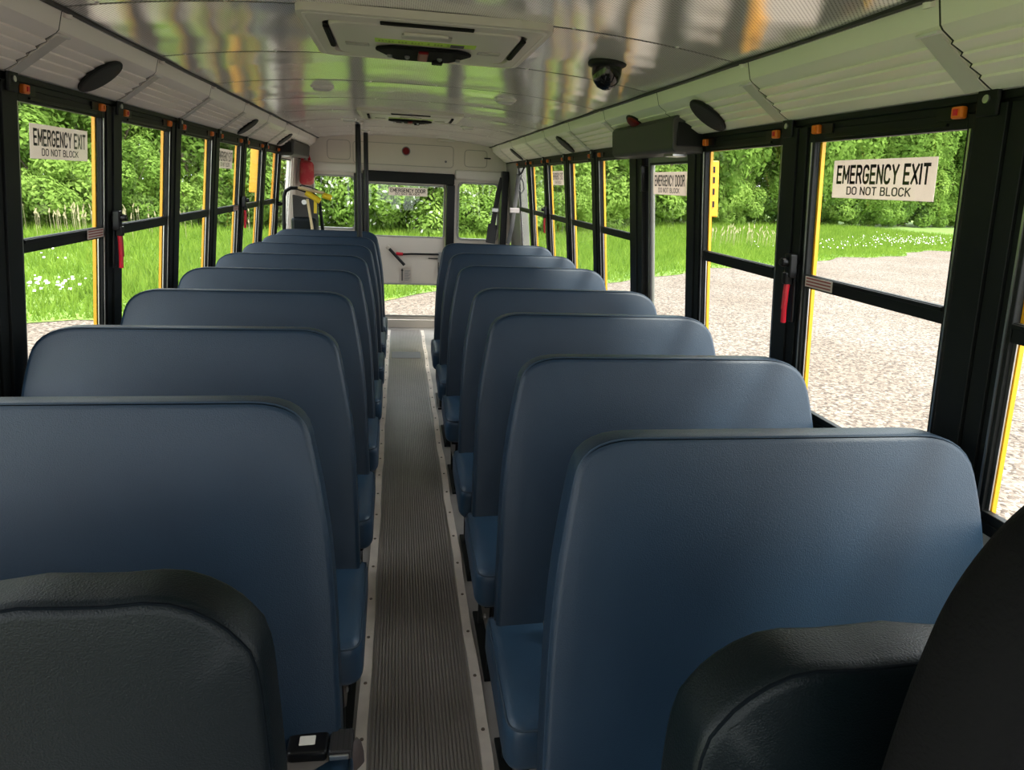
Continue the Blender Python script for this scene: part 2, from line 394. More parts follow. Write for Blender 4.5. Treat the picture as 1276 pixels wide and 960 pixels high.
# windows and pillars
openL = [YL0+k*P for k in range(-2,6)]; openR = [YR0+k*P for k in (-2,-1,0,1,3,4,5,6,7)]
for i, y in enumerate(openL):
    k = i-2
    window(-1, y, decal=(k in (0,3)), handle={0: YL0+OW+.070, 3: YL0+3*P+OW+.07}.get(k))
for i, y in enumerate(openR):
    k = (-2,-1,0,1,3,4,5,6,7)[i]
    window(1, y, decal=(k in (0,)), handle={0: YR0+OW+.045, 5: YR0+5*P+OW+.07}.get(k))
for y in openL: pillar(-1, y+OW+.039, y+P-.031 if y < 5.5 else 6.40, wallL)
pillar(-1, .56, openL[0]-.031, wallL, 0)
for i, y in enumerate(openR):
    if i in (3,): pillar(1, 2.566+.039, 2.715, wallR, .038, 0); pillar(1, 3.275, 3.471-.031, wallR, 0, .03, black)
    elif i == 8: pass
    else: pillar(1, y+OW+.039, openR[i+1]-.031, wallR)
pillar(1, -.84, openR[0]-.031, wallR, 0)
# solid corner columns beyond the last windows
MB().box(-.02,.07,6.90,YREAR,Z_SILL-.03,1.88,wmap(1)).build('corner_column', grey_frame, wallR, bevel=.004)
MB().box(.0,.07,7.34,YREAR,-.4,1.88,wmap(-1)).build('corner_column', cream_wall, wallL, bevel=.004)

# ceiling: outer roof with stretched panels between the seams
def zc(x): return 2.028-.060*(abs(x)/.9)**2.6
ceil_root = MB()
prof = [(-1.17,1.85),(-1.15,1.98),(-1.0,2.05),(-.5,2.11),(0,2.13),(.5,2.11),(1.0,2.05),(1.15,1.98),(1.17,1.85)]
prof += [(x-(.03 if x > 0 else -.03 if x < 0 else 0), z-.02) for x, z in prof[::-1]]
ceil_root.prism(prof, YF, YREAR+.06)
ceiling = struct(ceil_root.build('ceiling', cream))
xs = [i/24*.905 for i in range(-24,25)]
seams = [2.01+k*P for k in range(-4,9)]
edges = [YF]+[y for y in seams if YF < y < YREAR-.2]+[YREAR]
for a, b in zip(edges[:-1], edges[1:]):
    m = MB(); vs = []; ys = [a+.002+(b-a-.004)*j/6 for j in range(7)]
    for j, y in enumerate(ys):
        dz = .003*math.sin(PI*j/6) 
        vs += [(x, y, zc(x)-dz) for x in xs]
    vs += [(x, y, z+.003) for x, y, z in vs]
    n = len(xs); N = n*7; fs = []
    for j in range(6):
        for i in range(n-1):
            q = (j*n+i, j*n+i+1, (j+1)*n+i+1, (j+1)*n+i); fs += [q, tuple(k+N for k in q[::-1])]
    for j in (0,6): fs += [(j*n+i, j*n+i+1, j*n+i+1+N, j*n+i+N) for i in range(n-1)]
    m.add(vs, fs); m.build('ceiling_panel', ceil_m, ceiling, smooth=True)
    if a > YF:
        sm = MB()
        for i in range(n-1):
            x0, x1 = xs[i], xs[i+1]
            sm.add([(x0,a-.006,zc(x0)-.0008),(x1,a-.006,zc(x1)-.0008),(x1,a+.0035,zc(x1)-.0008),(x0,a+.0035,zc(x0)-.0008),
                    (x0,a-.006,zc(x0)+.004),(x1,a-.006,zc(x1)+.004),(x1,a+.0035,zc(x1)+.004),(x0,a+.0035,zc(x0)+.004)],
                   [(0,1,2,3),(4,7,6,5),(0,4,5,1),(3,2,6,7)])
        sm.build('seam', mat('seam_metal', (.12,.12,.115), .4, .6), ceiling)
        rv = MB()
        for x in (-.8,-.5,-.2,.1,.4,.7): rv.lathe([(.006,0),(.005,-.003),(.002,-.004)], (x, a-.014, zc(x)), 'z', 8)
        rv.build('rivet', steel, ceiling, smooth=True)

# cove panels
TR = [0]
ribs = [(.905,1.945),(.912,1.925),(.922,1.916)]
K4 = 5
cove = [(.893,1.969),(.902,1.966),(.908,1.945),(.914,1.924),(.921,1.9165)]
for i in range(1, K4+1):
    t0 = (i-1)/K4; t = i/K4; X = .921+(1.045-.921)*t; Z = 1.9165+(1.826-1.9165)*t
    cove += [(X+.0015, Z+.002), (X-.0022+.0015, Z-.0035)] if i < K4 else [(X,Z)]
cove += [(1.052,1.8225),(1.085,1.822),(1.09,1.835),(1.06,1.84),(.95,1.93),(.92,1.975),(.893,1.975)]
def cove_piece(s, a, b, cut=None):
    TR[0] += 1
    poly = [(s*x,z) for x,z in cove]
    if cut:   # shorter, ends above the black box
        poly = [(s*x,z) for x,z in cove if z >= cut]
    m = MB(); m.prism(poly, a+.0025, b-.0025)
    o = struct(m.build('trim_%d' % TR[0], cream, smooth=True, angle=25))
    MB().prism(poly, a-.0024, a+.0024).build('joint_gap', rubber, o)
    if not cut:
        st = MB(); w = .052; a0 = (a+.004)
        n = Vector((-.59*s, 0, -.807))*.004
        q = [(s*.9205,1.9165),(s*1.046,1.825)]
        vs = []
        for (x,z) in q:
            for y in (a0,a0+w):
                for k in (0,1): vs.append((x+n.x*k, y, z+n.z*k))
        st.add(vs, [(0,2,3,1),(4,5,7,6),(0,1,5,4),(2,6,7,3),(0,4,6,2),(1,3,7,5)])
        st.build('joint_strap', mat('grey_strap', (.60,.575,.53), .4), o)
        cl = MB(); cl.box(s*.912, s*.926, a0-.001, a0+w+.004, 1.911, 1.917); cl.build('clip', mat('white_clip', (.7,.69,.66), .35), o, bevel=.002)
        c2 = MB(); c2.tube([(s*.897, a0+.016, 1.966),(s*.899, a0+.016, 1.955)], .011, 10); c2.build('screw_cap', cream, o, smooth=True)
    return o
YJL, YJR = 2.045, 1.965
jl = [YJL+k*P for k in range(-3,8) if YJL+k*P < 7.5]; jr = [YJR+k*P for k in range(-3,8) if YJR+k*P < 7.5]
jl = [.0]+[y for y in jl if y > 0]+[YREAR-.03]; jr = [YF]+[y for y in jr if y > YF+.1]+[YREAR-.03]
for a, b in zip(jl[:-1], jl[1:]): cove_piece(-1, a, b, 1.868 if 6.2 < a < 7.3 else None)
for a, b in zip(jr[:-1], jr[1:]): cove_piece(1, a, b, 1.868 if 2.55 < a < 3.3 else None)
for s in (-1,1):     # dark gap line between ceiling and cove
    MB().box(min(s*.878,s*.8935),max(s*.878,s*.8935),YF,YREAR,1.9635,1.9725).build('edge_gasket', rubber, ceiling)

# black mechanism boxes above the two side doors
def door_box(name, s, y0, y1, label, dv):
    f = [(s*.955,1.765),(s*.945,1.868),(s*.96,1.885),(s*1.085,1.885),(s*1.085,1.752),(s*.97,1.752)]
    m = MB(); m.prism(f, y0, y1); o = m.build(name, mat('charcoal_cover', (.045,.045,.042), .55, bump=(300,.3,.001)), bevel=.006)
    tag(o, label, 'cover')
    c = MB(); c.prism([(s*.97,1.775),(s*.968,1.86),(s*1.08,1.86),(s*1.08,1.775)], y0-.006, y0+.001); c.build('end_cap', black, o, bevel=.003)
    k = MB(); k.box(min(s*1.0,s*1.06),max(s*1.0,s*1.06),y0+.1,y0+.2,1.742,1.753); k.build('catch', steel, o, bevel=.002)
    return o
door_box('door_cover_box', 1, 2.60, 3.37, 'charcoal mechanism box above the right side emergency door', 1)
door_box('door_cover_box', -1, 6.30, 7.36, 'charcoal mechanism box above the left side lift door', 1)

# ------------------------------------------------------------------ side emergency door (right) and lift door (left)
def side_door(n, s, y0, y1, gy0, gy1, gz0, gz1, m_frame, d0=.008, d1=.026):
    f = wmap(s); m = MB()
    m.box(d0,d1,y0,gy0,-.3,1.775,f); m.box(d0,d1,gy1,y1,-.3,1.775,f)
    m.box(d0,d1,gy0,gy1,gz1,1.775,f); m.box(d0,d1,gy0,gy1,-.3,gz0,f)
    o = struct(m.build('door_%d' % n, m_frame, bevel=.006))
    t = MB(); g = .010
    t.box(d0-.006,d0,gy0-g,gy0,gz0-g,gz1+g,f); t.box(d0-.006,d0,gy1,gy1+g,gz0-g,gz1+g,f)
    t.box(d0-.006,d0,gy0,gy1,gz1,gz1+g,f); t.box(d0-.006,d0,gy0,gy1,gz0-g,gz0,f)
    t.build('glazing_gasket', rubber, o)
    MB().box(d0+.01,d0+.014,gy0,gy1,gz0,gz1,f).build('pane', glass, o)
    MB().box(d1+.001,d1+.02,y0,gy0-.0,-.4,1.8,f).build('outer_skin', yellow, o)
    return o
dR = side_door(1, 1, 2.72, 3.27, 2.76, 3.215, .85, 1.722, grey_frame)
g = MB(); g.box(-.01,.01,3.30,3.316,.3,1.775,wmap(1)); g.box(-.012,.01,3.345,3.352,.3,1.775,wmap(1)); g.build('jamb_trim', alu, dR)
kh = MB(); kh.box(-.03,.01,3.262,3.285,1.60,1.72,wmap(1)); kh.build('hinge', black_gloss, dR, bevel=.004)
dL = side_door(2, -1, 6.42, 7.33, 6.47, 7.13, 1.0, 1.722, cream)
fr = MB(); f = wmap(-1); fr.box(-.01,.012,7.13,7.19,.95,1.76,f); fr.box(-.01,.012,6.42,7.2,1.735,1.765,f); fr.build('window_surround', cream, dL, bevel=.006)
kb = MB(); kb.lathe([(.02,0),(.02,.02),(.012,.045),(.0,.05)], (-W(1.33)+.02, 6.36, 1.345), 'x', 12); kb.build('door_catch', black_gloss, dL, smooth=True)

# ------------------------------------------------------------------ rear wall
wb = empty('wall_back'); struct(wb)
Y0 = YREAR; Y1 = YREAR+.05
def rbox(x0,x1,z0,z1, ya=Y0, yb=Y1): return MB().box(x0,x1,ya,yb,z0,z1)
m = MB()
zt = 2.02
m.box(-1.15,1.15,Y0,Y1,1.70,2.05)                                    # upper panel
m.box(-1.15,-.955,Y0,Y1,-.3,1.70); m.box(.998,1.15,Y0,Y1,-.3,1.70)   # outer columns
m.box(-.955,-.53,Y0,Y1,-.3,1.065); m.box(-.955,-.53,Y0,Y1,1.605,1.70)
m.box(-.53,-.42,Y0,Y1,-.3,1.70); m.box(.45,.565,Y0,Y1,-.3,1.70)
m.box(.565,.998,Y0,Y1,-.3,.995); m.box(.565,.998,Y0,Y1,1.595,1.70)
m.box(-.42,.45,Y0,Y1,1.60,1.70); m.box(-.42,.45,Y0,Y1,-.3,.08)
m.build('panel', cream_wall, wb)
# raised padded band over the windows and embossed access panels
bd = MB(); bd.box(-1.06,-.45,Y0-.035,Y0,1.645,1.735); bd.box(.52,1.06,Y0-.035,Y0,1.625,1.725); bd.build('window_hood', mat('pale_hood', (.68,.64,.58), .4), wb, bevel=.02)
em = MB()
for (x0,x1,z0,z1) in ((-.80,-.57,1.77,1.96),(-.54,.50,1.74,1.955),(.62,.86,1.76,1.93)):
    pl = round_poly([(x0,z0,.04),(x1,z0,.04),(x1,z1,.04),(x0,z1,.04)], 5)
    em.tube([(u,Y0-.001,w) for u,w in pl], .0035, 6, closed=True)
em.build('panel_outline', mat('outline_grey', (.38,.345,.30), .5), wb)
lt = MB(); lt.box(.83,.90,Y0-.008,Y0,1.848,1.862); lt.build('panel_latch', black_gloss, wb, bevel=.003)
lt = MB(); lt.lathe([(.012,0),(.012,-.006),(.004,-.008)], (.42,Y0,1.80), 'y', 12); lt.build('screw_head', grey_ink, wb, smooth=True)
# rear windows
def rear_window(x0,x1,z0,z1):
    WIN[0] += 1
    o_ = round_poly([(x0-.014,z0-.014,.06),(x1+.014,z0-.014,.06),(x1+.014,z1+.014,.06),(x0-.014,z1+.014,.06)], 6)
    i_ = round_poly([(x0+.006,z0+.006,.05),(x1-.006,z0+.006,.05),(x1-.006,z1-.006,.05),(x0+.006,z1-.006,.05)], 6)
    K = len(o_); m = MB(); ya, yb = Y0-.012, Y1+.005
    vs = [(u,ya,w) for u,w in o_]+[(u,ya,w) for u,w in i_]+[(u,yb,w) for u,w in i_]+[(u,yb,w) for u,w in o_]; fs = []
    for r_ in range(4):
        a = r_*K; b = ((r_+1)%4)*K; fs += [(a+j,a+(j+1)%K,b+(j+1)%K,b+j) for j in range(K)]
    m.add(vs, fs); o = struct(m.build('window_%d' % WIN[0], mat('grey_gasket', (.35,.34,.31), .5), smooth=True, angle=30))
    MB().box(x0,x1,Y0+.02,Y0+.024,z0,z1).build('pane', glass, o); return o
rear_window(-.95,-.535,1.07,1.60); rear_window(.567,.996,1.0,1.59)
# rear emergency door
d = MB(); ya, yb = Y0+.0, Y0+.045
d.box(-.418,-.395,ya,yb,.09,1.60); d.box(.411,.43,ya,yb,.09,1.60)
d.box(-.395,.411,ya,yb,1.545,1.60); d.box(-.395,.411,ya,yb,.49,1.005); d.box(-.395,.411,ya,yb,.09,.135)
rd = struct(d.build('door_3', cream_wall, bevel=.006))
MB().box(-.395,.411,Y0+.02,Y0+.024,1.005,1.545).build('upper_pane', glass, rd)
MB().box(-.395,.411,Y0+.02,Y0+.024,.135,.49).build('lower_pane', glass, rd)
g = MB()
for (z0,z1) in ((1.005,1.545),(.135,.49)):
    pl = round_poly([(-.395,z0,.03),(.411,z0,.03),(.411,z1,.03),(-.395,z1,.03)], 5); g.tube([(u,Y0-.002,w) for u,w in pl], .009, 6, closed=True)
g.build('glazing_gasket', mat('grey_gasket'), rd, smooth=True)
h = MB(); h.box(-.44,.51,Y0-.10,Y0-.002,1.565,1.675); h.build('padded_header', black, rd, bevel=.012)
h = MB(); h.box(.4305,.520,Y0-.07,Y0-.002,0,1.565); h.build('door_post', black_gloss, rd, bevel=.008)
h = MB(); h.box(-.535,-.425,Y0-.06,Y0-.002,0,1.64); h.build('door_post', black_gloss, rd, bevel=.008)
# latch lever
def RP(x,y,Yp=YREAR-.02):
    """pixel of the photograph -> point of the rear door plane, used once for the small fittings"""
    dv = Fv + Rv*((x-638)/FPX) - Uv*((y-480)/FPX); t = Yp/dv.y; return Vector((CX,0,CZ))+dv*t
h = MB(); h.tube([RP(500,317,Y0-.04),RP(512,316.6,Y0-.04),RP(545,317.2,Y0-.04),RP(549,318,Y0-.015)], .011, 8); lv = h.build('door_lever', black_gloss, rd, smooth=True)
h = MB(); h.tube([RP(493.5,316,Y0-.04),RP(502,316.8,Y0-.04)], .017, 10); o = h.build('lever_grip', red, lv, smooth=True); o['label'] = 'red grip'
h = MB(); c = RP(549.5,320,Y0); h.box(c.x-.035,c.x+.035,Y0-.04,Y0-.001,c.z-.06,c.z+.05); h.build('latch_case', steel, rd, bevel=.006)
h = MB(); h.tube([(c.x-.03,Y0-.03,c.z-.05),(c.x-.03,Y0-.03,c.z-.2)], .006, 6); h.tube([(c.x-.14,Y0-.02,c.z-.02),(c.x-.02,Y0-.03,c.z-.02)], .006, 6); h.build('latch_rod', black_gloss, rd)
h = MB(); h.tube([RP(485,310,Y0-.05),RP(504,330.5,Y0-.05)], .016, 8, rb=.008); st = h.build('door_stay', black_gloss, rd, smooth=True)
h = MB(); h.tube([RP(482,307,Y0-.05),RP(485,310,Y0-.05)], .022, 8, rb=.012); h.build('stay_end', mat('tan_plastic', (.5,.44,.36), .5), st, smooth=True)
def decal_on_rear(name, x0,x1,z0,z1,label,cat='sign',y=YREAR-.003):
    o = MB().box(x0,x1,y-.001,y,z0,z1).build(name, white_s); tag(o, label, cat); return o
dc = decal_on_rear('instruction_decal', -.066,.062,.505,.675, 'white instruction sticker with a black arrow low on the rear door', 'sticker')
a = MB(); a.box(-.043,-.031,Y0-.006,Y0-.004,.525,.64); a.add([(-.052,Y0-.005,.635),(-.022,Y0-.005,.635),(-.037,Y0-.005,.662),(-.052,Y0-.0045,.635),(-.022,Y0-.0045,.635),(-.037,Y0-.0045,.662)],[(0,1,2),(3,5,4),(0,3,4,1),(1,4,5,2),(2,5,3,0)])
a.build('arrow', ink, dc)
a = MB()
for i in range(9): a.box(-.012,.052-.01*(i%3),Y0-.0055,Y0-.0045,.635-i*.013,.640-i*.013)
a.build('printed_lines', grey_ink, dc)
# red dome light on the rear panel
rl = MB(); rl.lathe([(.045,0),(.045,-.012),(.038,-.016)], (0.003,YREAR,1.885), 'y', 20); r1 = rl.build('warning_light', grey_ink, smooth=True, angle=30)
tag(r1, 'round red warning lamp centred on the cream panel above the rear door', 'light')
rl = MB(); rl.lathe([(.037,-.015),(.034,-.03),(.024,-.04),(.008,-.045)], (0.003,YREAR,1.885), 'y', 20); rl.build('lens', red_lens, r1, smooth=True)
rl = MB(); rl.box(-.004,.010,YREAR-.004,YREAR-.0005,1.78,1.83); rl.build('stain', mat('pale_residue', (.66,.6,.54), .5), wb)

# ------------------------------------------------------------------ front of the coach (behind the camera)
wf = empty('wall_front'); struct(wf)
m = MB(); fy0, fy1 = YF-.05, YF
m.box(-1.16,1.16,fy0,fy1,-.4,.92); m.box(-1.16,-1.02,fy0,fy1,.92,1.72); m.box(1.02,1.16,fy0,fy1,.92,1.72); m.box(-.03,.03,fy0,fy1,.92,1.72)
m.build('cowl', black, wf)
MB().box(-1.14,1.14,fy0,fy1,1.72,2.06).build('header', cream, wf)
MB().box(-1.02,1.02,fy0+.02,fy0+.024,.92,1.72).build('windshield', glass, wf)

# ------------------------------------------------------------------ writing
def arc(cx, cy, rx, ry, a0, a1, n=8):
    return [(cx+rx*math.cos(math.radians(a0+(a1-a0)*k/n)), cy+ry*math.sin(math.radians(a0+(a1-a0)*k/n))) for k in range(n+1)]
LET = {  # strokes in a 0..w by 0..1 box
 'E': (.50, [[(.5,0),(0,0),(0,1),(.5,1)],[(0,.52),(.44,.52)]]),
 'M': (.66, [[(0,0),(0,1),(.33,.25),(.66,1),(.66,0)]]),
 'R': (.54, [[(0,0),(0,1),(.3,1)]+arc(.3,.76,.22,.24,90,-90)+[(0,.52)],[(.28,.52),(.54,0)]]),
 'G': (.56, [arc(.28,.72,.28,.28,20,180)+[(0,.28)]+arc(.28,.28,.28,.28,180,360)+[(.56,.46),(.30,.46)]]),
 'N': (.54, [[(0,0),(0,1),(.54,0),(.54,1)]]),
 'C': (.55, [arc(.28,.72,.27,.28,15,180)+[(0,.28)]+arc(.28,.28,.27,.28,180,345)]),
 'Y': (.58, [[(0,1),(.29,.45),(.58,1)],[(.29,.45),(.29,0)]]),
 'X': (.56, [[(0,0),(.56,1)],[(0,1),(.56,0)]]),
 'I': (.0, [[(0,0),(0,1)]]),
 'T': (.54, [[(0,1),(.54,1)],[(.27,1),(.27,0)]]),
 'D': (.54, [[(0,0),(0,1),(.26,1)]+arc(.26,.72,.28,.28,90,0)+[(.54,.28)]+arc(.26,.28,.28,.28,0,-90)+[(0,0)]]),
 'O': (.58, [arc(.29,.72,.29,.28,0,180)+[(0,.28)]+arc(.29,.28,.29,.28,180,360)+[(.58,.72)]]),
 'B': (.52, [[(0,0),(0,1),(.28,1)]+arc(.28,.77,.21,.23,90,-90)+[(0,.54)],[(.28,.54)]+arc(.28,.27,.24,.27,90,-90)+[(0,0)]]),
 'L': (.46, [[(0,1),(0,0),(.46,0)]]),
 'K': (.54, [[(0,0),(0,1)],[(.52,1),(.02,.42)],[(.18,.58),(.54,0)]]),
}
def text_mesh(s, size_w, size_h, t=.15):
    v = []; f = []; x = 0
    for ch in s:
        if ch == ' ': x += .38; continue
        w, strokes = LET[ch]
        for P_ in strokes:
            for a, b in zip(P_[:-1], P_[1:]):
                d = Vector((b[0]-a[0], b[1]-a[1])); 
                if d.length < 1e-6: continue
                d.normalize(); e = d*t*.38; nn = Vector((-d.y,d.x))*t*.5; A = Vector(a)-e; B = Vector(b)+e; n = len(v)
                v += [(q.x+x, min(1+t*.5, max(-t*.5, q.y))) for q in (A-nn,B-nn,B+nn,A+nn)]; f.append((n,n+1,n+2,n+3))
        x += w+.27
    x0 = min(q[0] for q in v); x1 = max(q[0] for q in v); y0 = min(q[1] for q in v); y1 = max(q[1] for q in v)
    return [((q[0]-x0)/(x1-x0)*size_w, (q[1]-y0)/(y1-y0)*size_h) for q in v], f
def sign(name, to3, w, h, top, bottom, label, group=None):
    """to3(u,v,t) -> point; u to the reader's right, v up, t towards the reader"""
    m = MB(); vs = [to3(u,v,t) for t in (0,.0012) for u,v in ((0,0),(w,0),(w,h),(0,h))]
    m.add(vs, [(3,2,1,0),(4,5,6,7),(0,1,5,4),(1,2,6,5),(2,3,7,6),(3,0,4,7)])
    o = m.build(name, white_s); tag(o, label, 'sign', group)
    l = MB()
    for s, u0, v0, ww, hh, bo in ((top,.045*w,.37*h,.91*w,.50*h,.195),(bottom,.17*w,.09*h,.64*w,.22*h,.17)):
        if not s: continue
        v, f = text_mesh(s, ww, hh, bo); l.add([to3(u0+a,v0+b,.0022) for a,b in v], f)
    lo = MB(); lo.v = l.v; lo.f = l.f; lo.build('lettering', ink, o); return o
def side_to3(s, y0, z0, d=-.0):
    # reader looks outward: on the left wall right = +Y, on the right wall right = -Y
    return (lambda u,v,t: (-(W(z0+v)+d-t-.0), y0+u, z0+v)) if s < 0 else (lambda u,v,t: (W(z0+v)+d-t, y0-u, z0+v))
sign('exit_sign', side_to3(-1, 2.225, 1.612, -.0035), .375, .096, 'EMERGENCY EXIT', 'DO NOT BLOCK', 'EMERGENCY EXIT DO NOT BLOCK sign on the nearest left window')
sign('exit_sign', side_to3(1, 1.775, 1.612, -.0035), .375, .096, 'EMERGENCY EXIT', 'DO NOT BLOCK', 'large EMERGENCY EXIT DO NOT BLOCK sign on the nearest right window')
sign('exit_sign', side_to3(-1, YL0+3*P+.03, 1.615, -.0035), .36, .11, 'EMERGENCY EXIT', 'DO NOT BLOCK', 'small distant EMERGENCY EXIT sign on the fourth left window')
sign('exit_sign', side_to3(1, 5.35, 1.615, -.0035), .36, .10, 'EMERGENCY EXIT', 'DO NOT BLOCK', 'small distant EMERGENCY EXIT sign on a far right window near the rear')
sign('door_sign', side_to3(1, 3.195, 1.592, .010), .39, .098, 'EMERGENCY DOOR', 'DO NOT BLOCK', 'EMERGENCY DOOR DO NOT BLOCK sign on the side door glass')
sign('door_sign', lambda u,v,t: (-.18+u, YREAR+.019-t, 1.432+v), .41, .085, 'EMERGENCY DOOR', 'DO NOT BLOCK', 'EMERGENCY DOOR sign on the rear door glass')

# ------------------------------------------------------------------ aisle
ms = MB(); hw = .158
prof = [(-hw,0.0005),(-hw,.004)]
nr = 27
for i in range(nr):
    c = -hw+.006+(2*hw-.012)*(i+.5)/nr; r = (2*hw-.012)/nr
    prof += [(c-r*.5,.004),(c-r*.3,.0085),(c+r*.3,.0085),(c+r*.5,.004)]
prof += [(hw,.004),(hw,.0005)]
ms.prism(prof, YF+.1, 7.45)
tag(ms.build('aisle_runner', mat_m), 'ribbed dark grey rubber runner down the middle of the aisle', 'floor mat')
for s, lab in ((-1,'left'),(1,'right')):
    m = MB(); vs = []; ys = np.linspace(YF+.1, 7.4, 60)
    for y in ys:
        j = .0025*math.sin(y*7.1+s)+.0015*math.sin(y*17)
        vs += [(s*.1805-.0175+j,y,.001),(s*.1805-.0165+j,y,.0115),(s*.1805+.0165+j,y,.0115),(s*.1805+.0175+j,y,.001)]
    fs = []
    for i in range(59): fs += [(i*4+k,i*4+(k+1)%4,i*4+4+(k+1)%4,i*4+4+k) for k in range(4)]
    fs += [(3,2,1,0),(236,237,238,239)]
    m.add(vs, fs); o = m.build('floor_strip', strip_m, smooth=True, angle=30)
    tag(o, 'pale riveted metal edging strip along the %s side of the aisle mat' % lab, 'strip')
    first = None; y = 1.66-3*.2365
    while y < 7.2:
        if first is None:
            r = MB(); r.lathe([(.0062,0),(.0055,.0025),(.002,.0035)], (0,0,0), 'z', 10); first = r.build('rivet', brass, o, smooth=True); q = first
        else: q = first.copy(); COL.objects.link(q); q.parent = o
        q.location = (s*.1805, y, .0113); y += .2365
tag(MB().box(-.14,.13,6.18,6.42,.0085,.0105).build('floor_patch', mat('blue_grey_vinyl', (.15,.145,.165), .5), bevel=.001), 'blue grey patch on the aisle mat near the rear', 'mat')

# ------------------------------------------------------------------ bench seats
SEAT_Z = .45
def seat_parts(s, root, flip=False):
    def fn(u,w,t): return (s*u, -.058-(1.15-w)*.27+t, w-.10*max(0,t-.02) if w > 1.0 else w)
    corners = [(.187,.345,.03),(.196,.62,.16),(.208,.85,.15),(.236,1.02,.12),(.268,1.158,.105),(1.085,1.156,.115),(1.128,.99,.12),(1.142,.80,.15),(1.146,.345,.03)]
    poly = round_poly(corners, 7)
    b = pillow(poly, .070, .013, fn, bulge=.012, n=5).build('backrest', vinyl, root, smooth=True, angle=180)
    pi = MB()
    sp = inset(poly, .0045); pi.tube([fn(u,w,.0045) for u,w in sp], .0018, 6, closed=True); pi.build('front_seam', thread, b, smooth=True)
    pi = MB(); sp = inset(poly, .0016); pi.tube([fn(u,w,.0075) for u,w in sp], .0014, 6, closed=True); pi.build('stitch_line', thread_l, b, smooth=True)
    # cushion
    def fc(u,w,t): 
        sag = 0
        return (s*u, w, SEAT_Z-t-.012*max(0,(-.35-w))/.25)
    cp = round_poly([(.168,-.185,.02),(.165,-.60,.05),(1.145,-.60,.05),(1.145,-.185,.02)], 7)
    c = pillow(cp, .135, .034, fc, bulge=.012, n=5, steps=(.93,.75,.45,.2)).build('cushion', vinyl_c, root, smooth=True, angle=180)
    pi = MB(); sp = inset(cp, .006); pi.tube([fc(u,w,.012) for u,w in sp], .003, 6, closed=True); pi.build('piping', thread_l, c, smooth=True)
    f = MB(); lo, hi = .20, 1.12
    f.box(min(s*lo,s*hi),max(s*lo,s*hi),-.56,-.18,.285,.318); f.box(min(s*.215,s*1.12),max(s*.215,s*1.12),-.14,-.10,.30,.33)
    f.build('seat_frame', black, root, bevel=.006)
    # aisle pedestal: two legs, a gusset plate with two bolts, a foot
    for y in (-.50,-.24):
        l = MB(); l.tube([(s*.235,y+.02,.29),(s*.235,y,.15),(s*.235,y-.015,.012)], .0135, 10); l.build('leg', black, root, smooth=True)
        w = MB(); w.tube([(s*1.09,y+.02,.29),(s*1.09,y,.012)], .0135, 10); w.build('leg', black, root, smooth=True)
    g = MB(); g.prism([(-.54,.29),(-.17,.29),(-.20,.16),(-.26,.13),(-.46,.13),(-.52,.18)], s*.222, s*.232, 'x'); gp = g.build('side_plate', black_gloss, root, bevel=.003)
    for z in (.25,.18): 
        bo = MB(); bo.lathe([(.008,0),(.008,.004),(.004,.006)], (s*.222-(.006 if s > 0 else -.006)*0,-.45,z), 'x', 10, Matrix.Scale(-1,3,(1,0,0)) if s > 0 else None); bo.build('bolt', steel, gp)
    for a, b_ in ((.21,.26),(1.07,1.11)):
        ft = MB(); ft.box(min(s*a,s*b_),max(s*a,s*b_),-.56,-.18,.001,.012); ft.build('foot', black, root, bevel=.002)
ordinals = ['first','second','third','fourth','fifth','sixth','seventh','eighth']
rowsL = [1.425,2.125,2.825,3.505,4.185,4.86,5.52,6.12]
rowsR = [1.195,1.805,2.435,3.035,3.865,4.54,5.27]
for s, rows, sd_ in ((-1,rowsL,'left'),(1,rowsR,'right')):
    first = None
    for i, y in enumerate(rows):
        if first is None:
            first = empty('bench_seat'); seat_parts(s, first); q = first
        else: q = copy_tree(first)
        q.location = (0, y, 0)
        pos = {0:'nearest the camera',len(rows)-1:'the one closest to the rear'}.get(i, 'counted from the front')
        extra = {(-1,0):', belt buckle on it', (1,3):', beside the side door'}.get((s,i), '')
        tag(q, 'blue vinyl bench seat, %s row %s of the aisle%s' % (ordinals[i] if i < len(rows)-1 else 'last', sd_, extra), 'bus seat', 'blue bench seats on the %s' % sd_)

# crash barriers in front of the first rows
def barrier(s, Yr, x0, x1, thick, label, ridge_t):
    root = empty('padded_barrier', (0,Yr,0)); tag(root, label, 'barrier')
    corners = [(x0,.40,.04),(x0-.004,.85,.1),(x0+.016,1.152,.115),(x1-.04,1.150,.10),(x1,1.0,.1),(x1,.40,.04)]
    def fn(u,w,t): 
        z = w
        wob = .004*math.sin(u*19)+.003*math.sin(u*43) if w > 1.1 else 0; wob -= .12*max(0,t-.04) if w > 1.05 else 0
        return (s*u, -ridge_t+t-(1.15-w)*.10, z+wob)
    poly = round_poly(corners, 8)
    # finer top edge so the padding can look slightly rumpled
    fine = []
    for i, p in enumerate(poly):
        q = poly[(i+1)%len(poly)]; k = max(1, int((Vector(q)-Vector(p)).length/.04))
        for j in range(k): fine.append((p[0]+(q[0]-p[0])*j/k, p[1]+(q[1]-p[1])*j/k))
    b = pillow(fine, thick, .015, fn, bulge=.006, n=6).build('padded_panel', vinyl_d, root, smooth=True, angle=180)
    pi = MB(); sp = inset(fine, .005); pi.tube([fn(u,w,.005) for u,w in sp], .0022, 6, closed=True); pi.build('seam', thread, b, smooth=True)
    for x in (x0+.06, x1-.08):
        l = MB(); l.tube([(s*x,0,.45),(s*x,0,.012)], .016, 10); l.lathe([(.035,.001),(.035,.012),(.018,.016)], (s*x,0,0), 'z', 14); l.build('leg', black, root, smooth=True)
    return root
